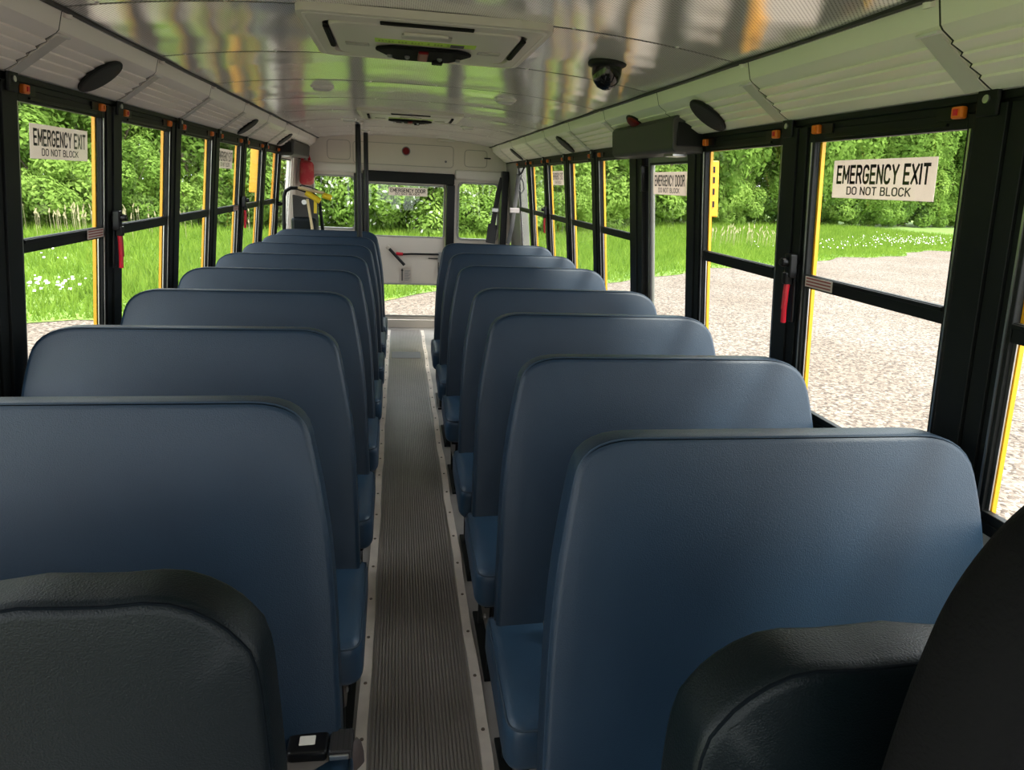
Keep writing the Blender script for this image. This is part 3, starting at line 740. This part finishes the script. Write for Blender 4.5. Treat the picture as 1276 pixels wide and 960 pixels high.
barrier(-1, .768, .215, 1.10, .085, 'dark padded crash barrier low on the left, nearest the camera', .082)
barrier(1, .590, .212, 1.08, .085, 'dark padded crash barrier behind the driver seat on the right', .082)

# driver seat back (only its upper left edge is in view)
ds = empty('driver_seat', (.62,.36,0)); tag(ds, 'black high backed driver seat cut off by the lower right corner', 'driver seat')
def fd(u,w,t): return (u-.605, t-.015, w-.022)
dp = round_poly([(.322,.52,.05),(.328,1.12,.06),(.337,1.245,.05),(.352,1.33,.04),(.398,1.412,.05),(.53,1.485,.08),(.84,1.475,.10),(.94,1.3,.12),(.96,.52,.05)], 9)
b = pillow(dp, .09, .04, fd, bulge=.01, n=6).build('backrest', driver_m, ds, smooth=True, angle=180)

cu = round_poly([(.36,.02,.05),(.36,-.45,.1),(.9,-.45,.1),(.9,.02,.05)], 6)
pillow(cu, .12, .04, lambda u,w,t: (u-.62, w-.0, .56-t)).build('cushion', driver_m, ds, smooth=True, angle=180)
MB().lathe([(.16,.001),(.15,.03),(.06,.06),(.05,.40),(.12,.44)], (0,-.2,0), 'z', 20).build('pedestal', black, ds, smooth=True, angle=40)

# ------------------------------------------------------------------ seat belts lying on cushions
def belt(name, loc, label, rz=0, butt=(.75,.70,.62)):
    r = empty(name, loc); r.rotation_euler = (0,0,rz); tag(r, label, 'seat belt')
    s_ = MB(); s_.tube([(-.16,-.01,.03),(-.12,-.03,.012),(-.07,-.045,.006),(-.01,-.035,.008),(.03,-.01,.012)], .0022, 8, rb=.023); s_.build('strap', mat('grey_brown_webbing', (.10,.085,.075), .6), r, smooth=True)
    s2 = MB(); s2.tube([(.083,.0,.018),(.091,-.004,.012),(.096,-.010,-.008),(.097,-.014,-.03)], .0025, 8, rb=.018); s2.build('strap_end', mat('ribbed_webbing', (.07,.05,.045), .6), r, smooth=True)
    b_ = MB(); pl = round_poly([(-.045,-.030,.012),(.035,-.033,.01),(.035,.033,.01),(-.045,.030,.012)], 5)
    B = pillow(pl, .024, .006, lambda u,w,t: (u,w,.032-t), bulge=.002).build('buckle', black_gloss, r, smooth=True)
    bt = MB(); bt.box(-.022,.010,-.012,.012,.0325,.0360); o = bt.build('release_button', mat('button_'+str(butt[1]), butt, .4), B, bevel=.004); o['label'] = 'pale release button' if butt[0] > .7 and butt[1] > .3 else 'orange release button'
    c_ = MB(); c_.box(.038,.085,-.030,.030,.006,.030); C_ = c_.build('adjuster', mat('dark_adjuster', (.03,.028,.028), .4), r, bevel=.004)
    for i in range(4):
        q = MB(); q.box(.043+i*.011,.046+i*.011,-.029,.029,.0300,.0315); q.build('adjuster_rib', rubber, C_)
    st_ = MB(); st_.box(.040,.078,-.036,-.0305,.012,.024); st_.build('steel_tongue', steel, r, bevel=.002)
    return r
belt('seat_belt', (-.250,1.165,.462), 'black seat belt buckle with pale button on the first left bench cushion')
belt('seat_belt', (.455,1.55,.462), 'seat belt with orange button on the second right bench cushion', .3, (.75,.16,.03))

# ------------------------------------------------------------------ ceiling fittings
def hatch(y0, y1, x0, x1, label, detail=True):
    root = empty('roof_hatch', (0,(y0+y1)/2,2.0)); tag(root, label, 'roof hatch')
    yc = (y0+y1)/2; L = lambda m, nm, mt, par, **k: m.build(nm, mt, par, **k)
    cream_h = mat('hatch_cream', (.62,.59,.52), .4)
    def ring(o_, zo, i_, zi, top=.04):
        K = len(o_); vs = [(u,w-yc,zo-2.0) for u,w in o_]+[(u,w-yc,zi-2.0) for u,w in i_]+[(u,w-yc,zi-2.0+.02) for u,w in i_]+[(u,w-yc,zo-2.0+top) for u,w in o_]
        fs = []
        for r_ in range(4):
            a = r_*K; b = ((r_+1)%4)*K; fs += [(a+j,a+(j+1)%K,b+(j+1)%K,b+j) for j in range(K)]
        return MB().add(vs, fs)
    def rp(x0,x1,y0,y1,r): return round_poly([(x0,y0,r),(x1,y0,r),(x1,y1,r),(x0,y1,r)], 6)
    L(ring(rp(x0,x1,y0,y1,.04), 2.006, rp(x0+.06,x1-.06,y0+.05,y1-.12,.05), 1.997, .02), 'hatch_frame', cream_h, root, smooth=True, angle=30)
    L(ring(rp(x0+.014,x1-.014,y0+.012,y1-.014,.035), 2.0025, rp(x0+.022,x1-.022,y0+.02,y1-.022,.035), 2.0015, .01), 'frame_bead', mat('hatch_bead', (.72,.69,.62), .35), root)
    ip = rp(x0+.075,x1-.075,y0+.06,y1-.135,.06)
    p = pillow(ip, .02, .006, lambda u,w,t: (u, w-yc, 1.994-2.0+t), bulge=.003).build('inner_panel', cream_h, root, smooth=True, angle=180)
    mx_ = (x0+x1)/2
    def b(x0,x1,ya,yb,z0,z1): return MB().box(x0,x1,ya-yc,yb-yc,z0-2,z1-2)
    for sx in (-1,1):
        s1 = MB(); xa = mx_+sx*.272; s1.tube([(xa, y0+.11-yc, -.0065),(xa+sx*.004, y0+.40-yc, -.0065)], .005, 6, rb=.009); s1.build('side_slot', flat_black, p)
        s2 = b(min(mx_+sx*.165,mx_+sx*.235),max(mx_+sx*.165,mx_+sx*.235),y0+.31,y0+.345,1.9885,1.993); s2.build('vent_grille', mat('hatch_shadow', (.42,.40,.36), .5), p, bevel=.002)
    b(mx_-.125,mx_+.125,y0+.030,y0+.050,1.994,2.001).build('front_slot', flat_black, p, bevel=.002)
    b(mx_-.068,mx_+.072,y0+.12,y0+.175,1.9875,1.992).build('pull_recess', mat('hatch_shadow'), p, bevel=.002)
    b(mx_-.062,mx_+.060,y0+.100,y0+.118,1.985,1.992).build('pull_lip', cream_h, p, bevel=.002)
    s5o = b(mx_-.145,mx_+.150,y0+.215,y0+.265,1.9895,1.992).build('instruction_label', green_label, p)
    t1 = MB(); rr = random.Random(3)
    for i in range(22):
        xx = mx_-.135+i*.0095
        if rr.random() < .8: t1.box(xx,xx+.006,y0+.228-yc,y0+.238-yc+.014*rr.random(),-.0112,-.0104)
    t1.build('label_print', mat('green_print', (.25,.42,.03), .6), s5o)
    b(mx_+.075,mx_+.115,y0+.219,y0+.261,1.9885,1.9894).build('barcode', ink, s5o)
    hp = round_poly([(mx_-.152,y0+.33,.02),(mx_-.10,y0+.285,.015),(mx_+.10,y0+.285,.015),(mx_+.152,y0+.33,.02),(mx_+.085,y0+.49,.015),(mx_-.085,y0+.49,.015)], 5)
    H = pillow(hp, .010, .004, lambda u,w,t: (u,w-yc,-.021+t), bulge=.0005).build('handle_plate', flat_black, root, smooth=True, angle=180)
    ko = b(mx_-.018,mx_+.014,y0+.290,y0+.43,1.970,1.979).build('release_lever', red_lens, H, bevel=.005); ko['label'] = 'translucent red lever'
    for dx in (-.105,-.05,.052,.110):
        q = MB(); q.lathe([(.008,0),(.008,-.006),(.003,-.009)], (mx_+dx,y0+.40-yc,-.0212), 'z', 10); q.build('screw', steel, H, smooth=True)
    b(mx_+.03,mx_+.065,y0+.44,y0+.485,1.970,1.979).build('stop', flat_black, H, bevel=.003)
    return root
hatch(1.98,2.64,-.335,.345, 'large cream roof hatch nearest the camera with black handle plate')
hatch(4.66,5.30,-.335,.345, 'cream roof hatch further back near the black poles')
def ceil_lamp(x, y, label):
    r = empty('ceiling_lamp', (x,y,zc(x))); tag(r, label, 'ceiling lamp', 'small white ceiling lamps')
    pl = round_poly([(-.055,-.035,.02),(.055,-.035,.02),(.055,.035,.02),(-.055,.035,.02)], 5)
    pillow(pl, .012, .004, lambda u,w,t: (u,w,-.010+t)).build('base', mat('lamp_white', (.72,.71,.66), .4), r, smooth=True)
    pl2 = [(u*.8,w*.75) for u,w in pl]
    pillow(pl2, .012, .005, lambda u,w,t: (u,w,-.020+t)).build('lens', mat('lamp_lens', (.62,.62,.6), .15), r, smooth=True)
    n = MB()
    for i in range(6): n.box(-.035+i*.012,-.031+i*.012,-.022,.022,-.0235,-.0205)
    n.build('grille', mat('hatch_shadow'), r)
for x, y, l in ((-.437,3.66,'white ceiling lamp nearer the front, left of the aisle'),(.46,3.66,'white ceiling lamp nearer the front, right of the aisle'),
                (-.44,5.55,'white ceiling lamp at the rear beside the black pole'),(.46,5.62,'white ceiling lamp at the rear on the right')):
    ceil_lamp(x, y, l)
o = MB().box(.32,.50,7.42,7.52,1.995,2.02).build('roof_pad', mat('hatch_cream'), bevel=.008); tag(o, 'small cream pad where the ceiling meets the rear panel', 'pad')
# camera dome
dm = empty('dome_camera', (.605,2.36,zc(.605))); tag(dm, 'black dome camera hanging under the ceiling on the right', 'camera')
MB().lathe([(.060,.004),(.064,-.006),(.062,-.014),(.050,-.020)], (0,0,0), 'z', 28).build('mount_ring', black, dm, smooth=True, angle=50)
MB().lathe([(.050,-.014),(.049,-.040),(.042,-.062),(.028,-.079),(.010,-.087),(.001,-.088)], (0,0,0), 'z', 28).build('dome', mat('black_dome', (.008,.008,.009), .12), dm, smooth=True, angle=80)
# speakers on the coves
spk = mat('speaker_mesh', (.018,.017,.018), .6, bump=(700,.8,.002))
def speaker(s, y, label):
    r = empty('speaker', (s*.985, y, 1.8695)); tag(r, label, 'speaker', 'oval black speakers in the cove panels')
    n = Vector((-.59*s,0,-.807)); a = Vector((s*.807,0,-.59)); e = []
    poly = [(.070*math.cos(2*PI*i/32), .067*math.sin(2*PI*i/32)) for i in range(32)]
    fn = lambda u,w,t: tuple(a*u + Vector((0,1,0))*w + n*(.012-t))
    pillow(poly, .014, .006, fn, bulge=.002).build('grille', spk, r, smooth=True, angle=180)
    rg = MB(); rg.tube([tuple(a*u*1.03+Vector((0,1,0))*w*1.03+n*.006) for u,w in poly], .005, 8, closed=True); rg.build('rim', black, r, smooth=True)
for s, y, l in ((1,2.375,'large oval speaker on the right cove beside the side door box'),(1,4.50,'middle oval speaker on the right cove'),(1,6.40,'farthest oval speaker on the right cove by the rear wall'),
                (-1,2.455,'large oval speaker on the left cove nearest the camera'),(-1,4.62,'middle oval speaker on the left cove'),(-1,6.03,'farthest oval speaker on the left cove')):
    speaker(s, y, l)
# red lamp over side door box
wl = MB(); n = Vector((-.59,0,-.807)); a = Vector((.807,0,-.59))
poly = [(.034*math.cos(2*PI*i/20), .052*math.sin(2*PI*i/20)) for i in range(20)]
pillow(poly, .02, .008, lambda u,w,t: tuple(Vector((.952,3.06,1.896))+a*u+Vector((0,1,0))*w+n*(.014-t)), bulge=.004)
wlr = empty('warning_light', (.952,3.06,1.896)); tag(wlr, 'oval dark red warning lamp on the cove above the charcoal box', 'light')
pillow(poly, .02, .008, lambda u,w,t: tuple(a*u+Vector((0,1,0))*w+n*(.014-t)), bulge=.004).build('lens', red_lens, wlr, smooth=True, angle=180)
rg = MB(); rg.tube([tuple(a*u*1.1+Vector((0,1,0))*w*1.08+n*.004) for u,w in poly], .005, 8, closed=True); rg.build('rim', black, wlr, smooth=True)

# ------------------------------------------------------------------ poles, lift and rear clutter
def pole(x, y, label):
    r = empty('stanchion_pole', (x,y,0)); tag(r, label, 'pole', 'black floor to ceiling poles')
    z = zc(x)
    MB().lathe([(.0215,.01),(.0215,z-.012)], (0,0,0), 'z', 20).build('tube', black_gloss, r, smooth=True, angle=40)
    MB().lathe([(.045,.001),(.045,.010),(.026,.022)], (0,0,0), 'z', 20).build('floor_flange', black, r, smooth=True, angle=30)
    MB().lathe([(.026,z-.028),(.042,z-.014),(.042,z-.001)], (0,0,0), 'z', 20).build('ceiling_flange', alu, r, smooth=True, angle=30)
pole(-.385,5.72,'nearer of the two black stanchion poles left of the aisle')
pole(-.372,6.75,'farther of the two black stanchion poles left of the aisle')
lift = empty('wheelchair_lift', (-.95,6.85,0)); tag(lift, 'folded wheelchair lift with yellow handgrips behind the last left seats', 'wheelchair lift')
lx, ly = -.95, 6.85
def LP(x, y, Yp): v = RP(x, y, Yp); return (v.x-lx, v.y-ly, v.z)
def rise(p): return (p[0],p[1],.02)
fpts = [rise(LP(354,285,6.55)), LP(354,285,6.55), LP(354,245,6.55), LP(356,238,6.55), LP(362,234.5,6.55), LP(370,234.5,6.6), LP(380,238,6.7), LP(392,243,6.8), LP(398,250,6.85), LP(402,285,6.9), rise(LP(402,285,6.9))]
MB().tube(fpts, .016, 8).build('guard_frame', black, lift, smooth=True)
a0 = LP(364,243,6.72); a1 = LP(396,250,6.95)
pm = MB(); z0, z1 = .3, 1.42
pm.add([(a0[0],a0[1],z0),(a1[0],a1[1],z0),(a1[0],a1[1],z1-.05),(a0[0],a0[1],z1),(a0[0],a0[1]+.03,z0),(a1[0],a1[1]+.03,z0),(a1[0],a1[1]+.03,z1-.05),(a0[0],a0[1]+.03,z1)],
       [(0,1,2,3),(4,7,6,5),(0,4,5,1),(1,5,6,2),(2,6,7,3),(3,7,4,0)])
pm.build('folded_platform', mat('charcoal_cover'), lift, bevel=.01)
for q, (A, B) in enumerate((((381,240),(399,251)),((402,243),(413,247)))):
    MB().tube([LP(*A,6.6), LP(*B,6.6)], .026, 10).build('handgrip', yellow_g, lift, smooth=True)
MB().tube([LP(393,250,6.6), LP(393,266,6.6)], .014, 8).build('grip_post', yellow_g, lift, smooth=True)
MB().tube([LP(383,248,6.58), LP(389,284,6.58), rise(LP(389,284,6.58))], .012, 8).build('support_arm', mat('tan_arm', (.62,.50,.28), .45), lift, smooth=True)
MB().tube([LP(372,234,6.62), LP(384,237,6.62), LP(404,241,6.62)], .014, 8, rb=.05).build('cross_bar', mat('tan_arm'), lift, smooth=True)
MB().tube([LP(372,233,6.64), LP(376,230.8,6.64), LP(387,233.5,6.64),LP(396,237,6.64)], .006, 6).build('hose', black_gloss, lift, smooth=True)
kn = MB(); c = LP(379,252,6.6); kn.lathe([(.022,-.01),(.022,.01)], c, 'y', 14); kn.build('bolt', steel, lift, smooth=True, angle=40)
hp_ = MB(); c = LP(377,275,6.75); hp_.box(c[0]-.10,c[0]+.13,c[1]-.05,c[1]+.1,.35,c[2]+.03); hp_.build('power_unit_cover', vinyl_d, lift, bevel=.03)
# red bag in rear corner
c = RP(382,214,7.5)
rb = empty('red_pouch', (c.x,c.y,c.z-.14)); tag(rb, 'red cloth pouch hanging in the rear left corner beside the lift door', 'pouch')
pp = round_poly([(-.075,-.13,.05),(.07,-.13,.05),(.075,.10,.05),(-.06,.12,.04)], 6)
pillow([(u,w+.14) for u,w in pp], .07, .03, lambda u,w,t: (u,t-.035,w), bulge=.02, back_bulge=.01).build('pouch_body', red_cloth, rb, smooth=True, angle=180)
MB().tube([(-.04,0,.25),(-.02,.01,.31),(.0,.02,.33),(.02,.01,.30),(.035,0,.25)], .008, 8, rb=.014).build('hanging_strap', red, rb, smooth=True)
MB().box(-.08,-.01,.02,.05,.26,.36).build('hook_plate', black, rb, bevel=.004)
# harness belts at the rear right corner
def harness(name, pts, m, label, rad=.021):
    r = empty(name, pts[0]); tag(r, label, 'harness strap'); o_ = Vector(pts[0])
    MB().tube([tuple(Vector(p)-o_) for p in pts], .0035, 8, rb=rad).build('webbing', m, r, smooth=True); return r, o_
pA = [RP(626,222,7.42), RP(621,240,7.40), RP(617,262,7.36), RP(614,280,7.3), RP(611,303,7.25)]
r, o_ = harness('harness_strap', pA, webbing, 'black wheelchair harness strap slanting across the rear right window', .026)
q = MB(); c = pA[2]-o_; q.box(c.x-.035,c.x+.035,c.y-.012,c.y+.012,c.z-.02,c.z+.02); q.build('slide_adjuster', steel, r, bevel=.004)
q = MB(); a_, b_ = pA[3]-o_, pA[4]-o_; q.tube([tuple(a_),tuple(b_)], .012, 8, rb=.05); q.build('retractor_cover', webbing, r, smooth=True)
pB = [RP(646,217,6.5), RP(644,240,6.5), RP(641,262,6.5), RP(638,282,6.45), RP(633,304,6.4)]
r, o_ = harness('harness_strap', pB, webbing_g, 'grey harness strap hanging by the rearmost right window', .019)
q = MB(); c = pB[2]-o_; q.box(c.x-.045,c.x+.045,c.y-.012,c.y+.012,c.z-.025,c.z+.02); q.build('slide_adjuster', mat('pale_buckle', (.5,.45,.45), .4), r, bevel=.004)
q = MB(); a_ = pB[0]-o_; q.tube([tuple(a_+Vector((0,0,-.01))), tuple(a_+Vector((.03,0,.01))), tuple(Vector((1.094,6.5,1.80))-o_)], .009, 8); q.build('anchor', black, r, smooth=True)
lp = [RP(x,y,6.7) for x,y in ((647,212),(650,219),(647,228),(646,236),(650,241),(653,236),(652,227),(649,221))]
o = MB().tube([tuple(p) for p in lp], .006, 8).build('cord_loop', webbing, smooth=True); tag(o, 'thin black cord looped over the rearmost right window', 'cord')
o = MB(); o.box(1.005,1.075,7.40,7.52,0,1.73); o = o.build('belt_track_post', black_gloss, bevel=.008); tag(o, 'black vertical post in the rear right corner', 'post')

# ------------------------------------------------------------------ outside fittings of the coach
ex = MB(); ex.box(.03,.112,2.72,2.77,1.515,1.735,wmap(1)); o = ex.build('stop_arm_bracket', yellow, bevel=.004); tag(o, 'yellow slotted bracket mounted outside the second right window', 'bracket')
sl = MB()
for z in (1.70,1.66,1.615,1.565): sl.box(.082,.092,2.714,2.72,z-.012,z+.012,wmap(1))
sl.build('slot', black_gloss, o)
ex = MB(); ex.box(.09,.16,6.06,6.2,1.44,1.80,wmap(-1)); o = ex.build('side_marker_housing', yellow, bevel=.006); tag(o, 'yellow housing outside the last left window before the lift door', 'housing')

# ------------------------------------------------------------------ grounds
ZG = -1.0
def edge_y(x): return 15.6+.65*x + .5*math.sin(x*.7) + .25*math.sin(x*1.9)
g = MB(); g.add([(-70,-40,ZG),(160,-40,ZG),(160,150,ZG),(-70,150,ZG),(-70,-40,ZG-.4),(160,-40,ZG-.4),(160,150,ZG-.4),(-70,150,ZG-.4)],[(0,1,2,3),(7,6,5,4),(0,4,5,1),(1,5,6,2),(2,6,7,3),(3,7,4,0)])
gr = g.build('gravel_yard', gravel); struct(gr)
ml = MB(); xs_ = np.linspace(-8.2, 110, 180); vs = []; n = len(xs_)
# grass ground beyond the gravel edge and to the left of the coach
for x in xs_: vs.append((x, edge_y(x) if x > -7 else edge_y(x), ZG+.012))
for x in xs_: vs.append((x, 150, ZG+.02))
fs = [(i,i+1,n+i+1,n+i) for i in range(n-1)]
ml.add(vs, fs)
k = len(ml.v); e0 = edge_y(-8.2)
ml.add([(-8.2,150,ZG+.02),(-70,150,ZG+.02),(-70,-40,ZG+.012),(-6.5,-40,ZG+.012),(-5.9,0,ZG+.012),(-6.2,6,ZG+.012),(-6.6,10,ZG+.012),(-8.2,e0,ZG+.012)],[(0,1,2,3,4,5,6,7)])
lawn = ml.build('meadow_ground', turf_m); struct(lawn)

def bulk(name, verts, nper, m, smooth=False):
    """verts (N*nper,3) -> N faces of nper vertices"""
    N = len(verts)//nper; me = bpy.data.meshes.new(name)
    me.vertices.add(len(verts)); me.vertices.foreach_set('co', np.asarray(verts, dtype=np.float32).ravel())
    me.loops.add(N*nper); me.loops.foreach_set('vertex_index', np.arange(N*nper, dtype=np.int32))
    me.polygons.add(N); me.polygons.foreach_set('loop_start', np.arange(0, N*nper, nper, dtype=np.int32))
    me.polygons.foreach_set('loop_total', np.full(N, nper, dtype=np.int32))
    me.update(calc_edges=True); me.materials.append(m); return me
def blades(x, y, h, w):
    N = len(x); a = RNG.uniform(0, 2*PI, N); lean = RNG.normal(0, .35, (N,2))*h[:,None]
    b = np.stack([np.cos(a)*w, np.sin(a)*w], 1)
    p0 = np.stack([x-b[:,0], y-b[:,1], np.full(N, ZG+.01)], 1); p1 = np.stack([x+b[:,0], y+b[:,1], np.full(N, ZG+.01)], 1)
    p2 = np.stack([x+lean[:,0], y+lean[:,1], ZG+h], 1)
    return np.stack([p0,p1,p2], 1).reshape(-1,3)
E_Y = np.vectorize(edge_y)
N = 150000
x = RNG.uniform(-1,1,N); x = np.where(x < 0, -30+30*RNG.uniform(0,1,N)**.7, 45*RNG.uniform(0,1,N)**1.2)
y = E_Y(x) + np.abs(RNG.normal(0, 11, N))
left = x < -6.5; y = np.where(left, RNG.uniform(3, 36, N), y)
h = RNG.uniform(.10,.38,N)*np.clip((y-E_Y(x))/3+.35, .35, 1.3); h = np.where(left, RNG.uniform(.12,.42,N), h)
me = bulk('meadow_grass', blades(x,y,h,RNG.uniform(.008,.022,N)*(1+y/40)), 3, grass_m)
mg = bpy.data.objects.new('meadow_grass', me); COL.objects.link(mg); tag(mg, 'tall bright green grass growing beyond the gravel yard', 'grass', kind='stuff')
# white flowers in the grass
fl_ = []
for cx_, cy_, r_, n_ in ((31,38.8,1.6,150),(24.5,34.6,1.6,50),(-6.9,14.4,.35,45),(36,42.6,2.2,90),(20,31.5,1.5,35),(-11,20,2.6,40)):
    for i in range(n_):
        X = cx_+RNG.normal(0,r_); Y = cy_+RNG.normal(0,r_*.6); Z = ZG+RNG.uniform(.22,.5); q = RNG.uniform(.012,.03)
        fl_ += [(X-q,Y,Z-q*.6),(X+q,Y,Z-q*.6),(X+q,Y+q,Z+q*.6),(X-q,Y+q,Z+q*.6)]
me = bulk('meadow_flowers', np.array(fl_), 4, flower_m); mf = bpy.data.objects.new('meadow_flowers', me); COL.objects.link(mf)
tag(mf, 'patches of small white wild flowers in the grass', 'flowers', kind='stuff')
# seed heads
rh = []
for cx_, cy_, r_, n_ in ((-12.3,28.5,1.3,60),(17.5,33.0,1.5,75),(-9.5,31.0,1.5,20)):
    for i in range(n_):
        X = cx_+RNG.normal(0,r_); Y = cy_+RNG.normal(0,r_); Z = ZG+RNG.uniform(.6,1.0); q = RNG.uniform(.02,.04); l = RNG.uniform(.12,.22); t_ = RNG.normal(0,.05)
        rh += [(X-q,Y,Z),(X+q,Y,Z),(X+q*.3+t_,Y+.02,Z+l),(X-q*.3+t_,Y+.02,Z+l), (X-.006,Y,ZG),(X+.006,Y,ZG),(X+.005,Y,Z),(X-.005,Y,Z)]
me = bulk('reed_seed_heads', np.array(rh), 4, reed_m); mf = bpy.data.objects.new('reed_seed_heads', me); COL.objects.link(mf)
tag(mf, 'pale dry reed seed heads standing in front of the hedge', 'reeds', kind='stuff')

# ------------------------------------------------------------------ trees and bushes
def crown_mesh(name, seed, n, rx, rz, z0, ls, m, flowers=0):
    r = np.random.default_rng(seed)
    nb = 26; bc = r.normal(0,1,(nb,3)); bc /= np.linalg.norm(bc,axis=1)[:,None]; bc *= (r.uniform(.35,.95,nb))[:,None]
    br = r.uniform(.22,.42,nb)
    k = r.integers(0,nb,n); d = r.normal(0,1,(n,3)); d /= np.linalg.norm(d,axis=1)[:,None]
    p = bc[k] + d*(br[k]*r.uniform(.55,1.05,n)**.5)[:,None]
    p = p*np.array([rx,rx,rz]) + np.array([0,0,z0+rz])
    p[:,2] = np.maximum(p[:,2], .05+r.uniform(0,.3,n))
    nr_ = d + r.normal(0,.55,(n,3)) + np.array([0,0,.5]); nr_ /= np.linalg.norm(nr_,axis=1)[:,None]
    u = np.cross(nr_, r.normal(0,1,(n,3))); u /= np.linalg.norm(u,axis=1)[:,None]; v = np.cross(nr_, u)
    s = (ls*r.uniform(.6,1.3,n))[:,None]
    q = np.stack([p-u*s, p-v*s*.45+nr_*s*.12, p+u*s, p+v*s*.45+nr_*s*.12], 1).reshape(-1,3)
    me = bulk(name, q, 4, m)
    if flowers:
        me.materials.append(flower_m); mi = np.zeros(n, dtype=np.int32); mi[r.integers(0,n,flowers)] = 1
        me.polygons.foreach_set('material_index', mi)
    return me
def trunk_mesh(seed, h, r0):
    rr = random.Random(seed); m = MB()
    pts = [(0,0,-.05)]; 
    for i in range(1,6): pts.append((pts[-1][0]+rr.uniform(-.12,.12), pts[-1][1]+rr.uniform(-.12,.12), h*i/5))
    for i in range(5): 
        m.tube(pts[i:i+2], r0*(1-.15*i), 7)
    for i in range(5):
        b = pts[rr.randint(1,4)]; a = rr.uniform(0,2*PI); m.tube([b,(b[0]+math.cos(a)*.8,b[1]+math.sin(a)*.8,b[2]+.8),(b[0]+math.cos(a)*1.5,b[1]+math.sin(a)*1.5,b[2]+1.9)], r0*.35, 6)
    return m
protos = {}
def plant(kind, x, y, sc, rz, label, group, cat):
    if kind not in protos:
        spec = {'broadleaf_tree':[(1,17000,2.9,4.3,.4,.15,leafA,0),2.8],'pale_tree':[(2,16000,2.7,3.9,.3,.145,leafB,0),2.6],
                'round_bush':[(3,13000,2.0,1.7,-.2,.11,leafB,0),1.0],'flowering_bush':[(4,14000,2.2,2.2,-.2,.11,leafB,700),1.2],'dark_bush':[(5,13000,2.1,2.0,-.2,.115,leafA,0),1.1],
                'tall_tree':[(6,19000,3.6,6.2,.6,.20,leafA,0),4.2]}[kind]
        nm = {'broadleaf_tree':'tree','pale_tree':'tree','tall_tree':'tree'}.get(kind,'bush')
        s = spec[0]; root = empty(nm)
        me = crown_mesh('foliage', s[0], s[1], s[2], s[3], s[4], s[5], s[6], s[7]); c = bpy.data.objects.new('foliage', me); COL.objects.link(c); c.parent = root
        trunk_mesh(s[0], spec[1]*1.6, .16 if nm == 'tree' else .06).build('trunk', trunk_m, root, smooth=True)
        protos[kind] = root; q = root
    else: q = copy_tree(protos[kind])
    q.location = (x,y,ZG); q.rotation_euler = (0,0,rz); q.scale = (sc,sc,sc*random.uniform(.9,1.12))
    tag(q, label, cat, group)
rr = random.Random(11)
line = [(-34,8),(-26,17),(-19,26),(-14,31.5),(-8,34),(1,33),(5,34.5),(10,41),(17,50),(25,58),(36,62),(50,68),(75,82)]
def along(t):
    t = t*(len(line)-1); i = min(int(t), len(line)-2); f_ = t-i; a, b = line[i], line[i+1]; return a[0]+(b[0]-a[0])*f_, a[1]+(b[1]-a[1])*f_
def where(x):
    return 'left windows' if x < -5 else ('rear door' if x < 6.5 else 'right windows')
cum = [0]
for a_, b_ in zip(line[:-1], line[1:]): cum.append(cum[-1]+math.dist(a_, b_))
def at_len(s):
    for i in range(len(line)-1):
        if cum[i+1] >= s: return [line[i][j]+(line[i+1][j]-line[i][j])*(s-cum[i])/(cum[i+1]-cum[i]) for j in (0,1)]
    return line[-1]
s = 0
while s < cum[-1]-1:          # low front bushes
    x, y = at_len(s); far = 1 if x < 12 else 1.6
    kd = 'flowering_bush' if -4 < x < 2.2 and rr.random() < .9 else rr.choice(['round_bush','dark_bush','round_bush'])
    tx = {'flowering_bush':'bush dotted with white blossom','round_bush':'light green leafy bush','dark_bush':'mid green dense bush'}[kd]
    plant(kd, x+rr.uniform(-.5,.5), y+rr.uniform(-.6,.8), far*rr.uniform(.8,1.15), rr.uniform(0,6.28), '%s in the hedge seen through the %s' % (tx, where(x)), tx+' through the '+where(x), 'bush')
    s += 2.6*far
s = 0
while s < cum[-1]-1:          # tree rows behind
    x, y = at_len(s); far = 1 if x < 12 else 1.5
    L_ = math.hypot(x,y); nx, ny = x/L_, y/L_
    kd = rr.choice(['broadleaf_tree','pale_tree']) if x < 12 else rr.choice(['tall_tree','pale_tree'])
    tx = {'broadleaf_tree':'full leafy green tree','pale_tree':'pale green tree','tall_tree':'tall dense green tree'}[kd]
    plant(kd, x+nx*2.4, y+ny*2.4, far*rr.uniform(.85,1.15), rr.uniform(0,6.28), '%s standing behind the hedge seen through the %s' % (tx, where(x)), tx+' through the '+where(x), 'tree')
    s += 3.3*far
s = 1.5
while s < cum[-1]-1:
    x, y = at_len(s); far = 1 if x < 12 else 1.4
    L_ = math.hypot(x,y); nx, ny = x/L_, y/L_
    tx = 'tall dense green tree'
    plant('tall_tree', x+nx*6.5, y+ny*6.5, far*rr.uniform(.85,1.1), rr.uniform(0,6.28), '%s towering at the back of the wood beyond the %s' % (tx, where(x)), 'back row trees beyond the '+where(x), 'tree')
    s += 4.0*far
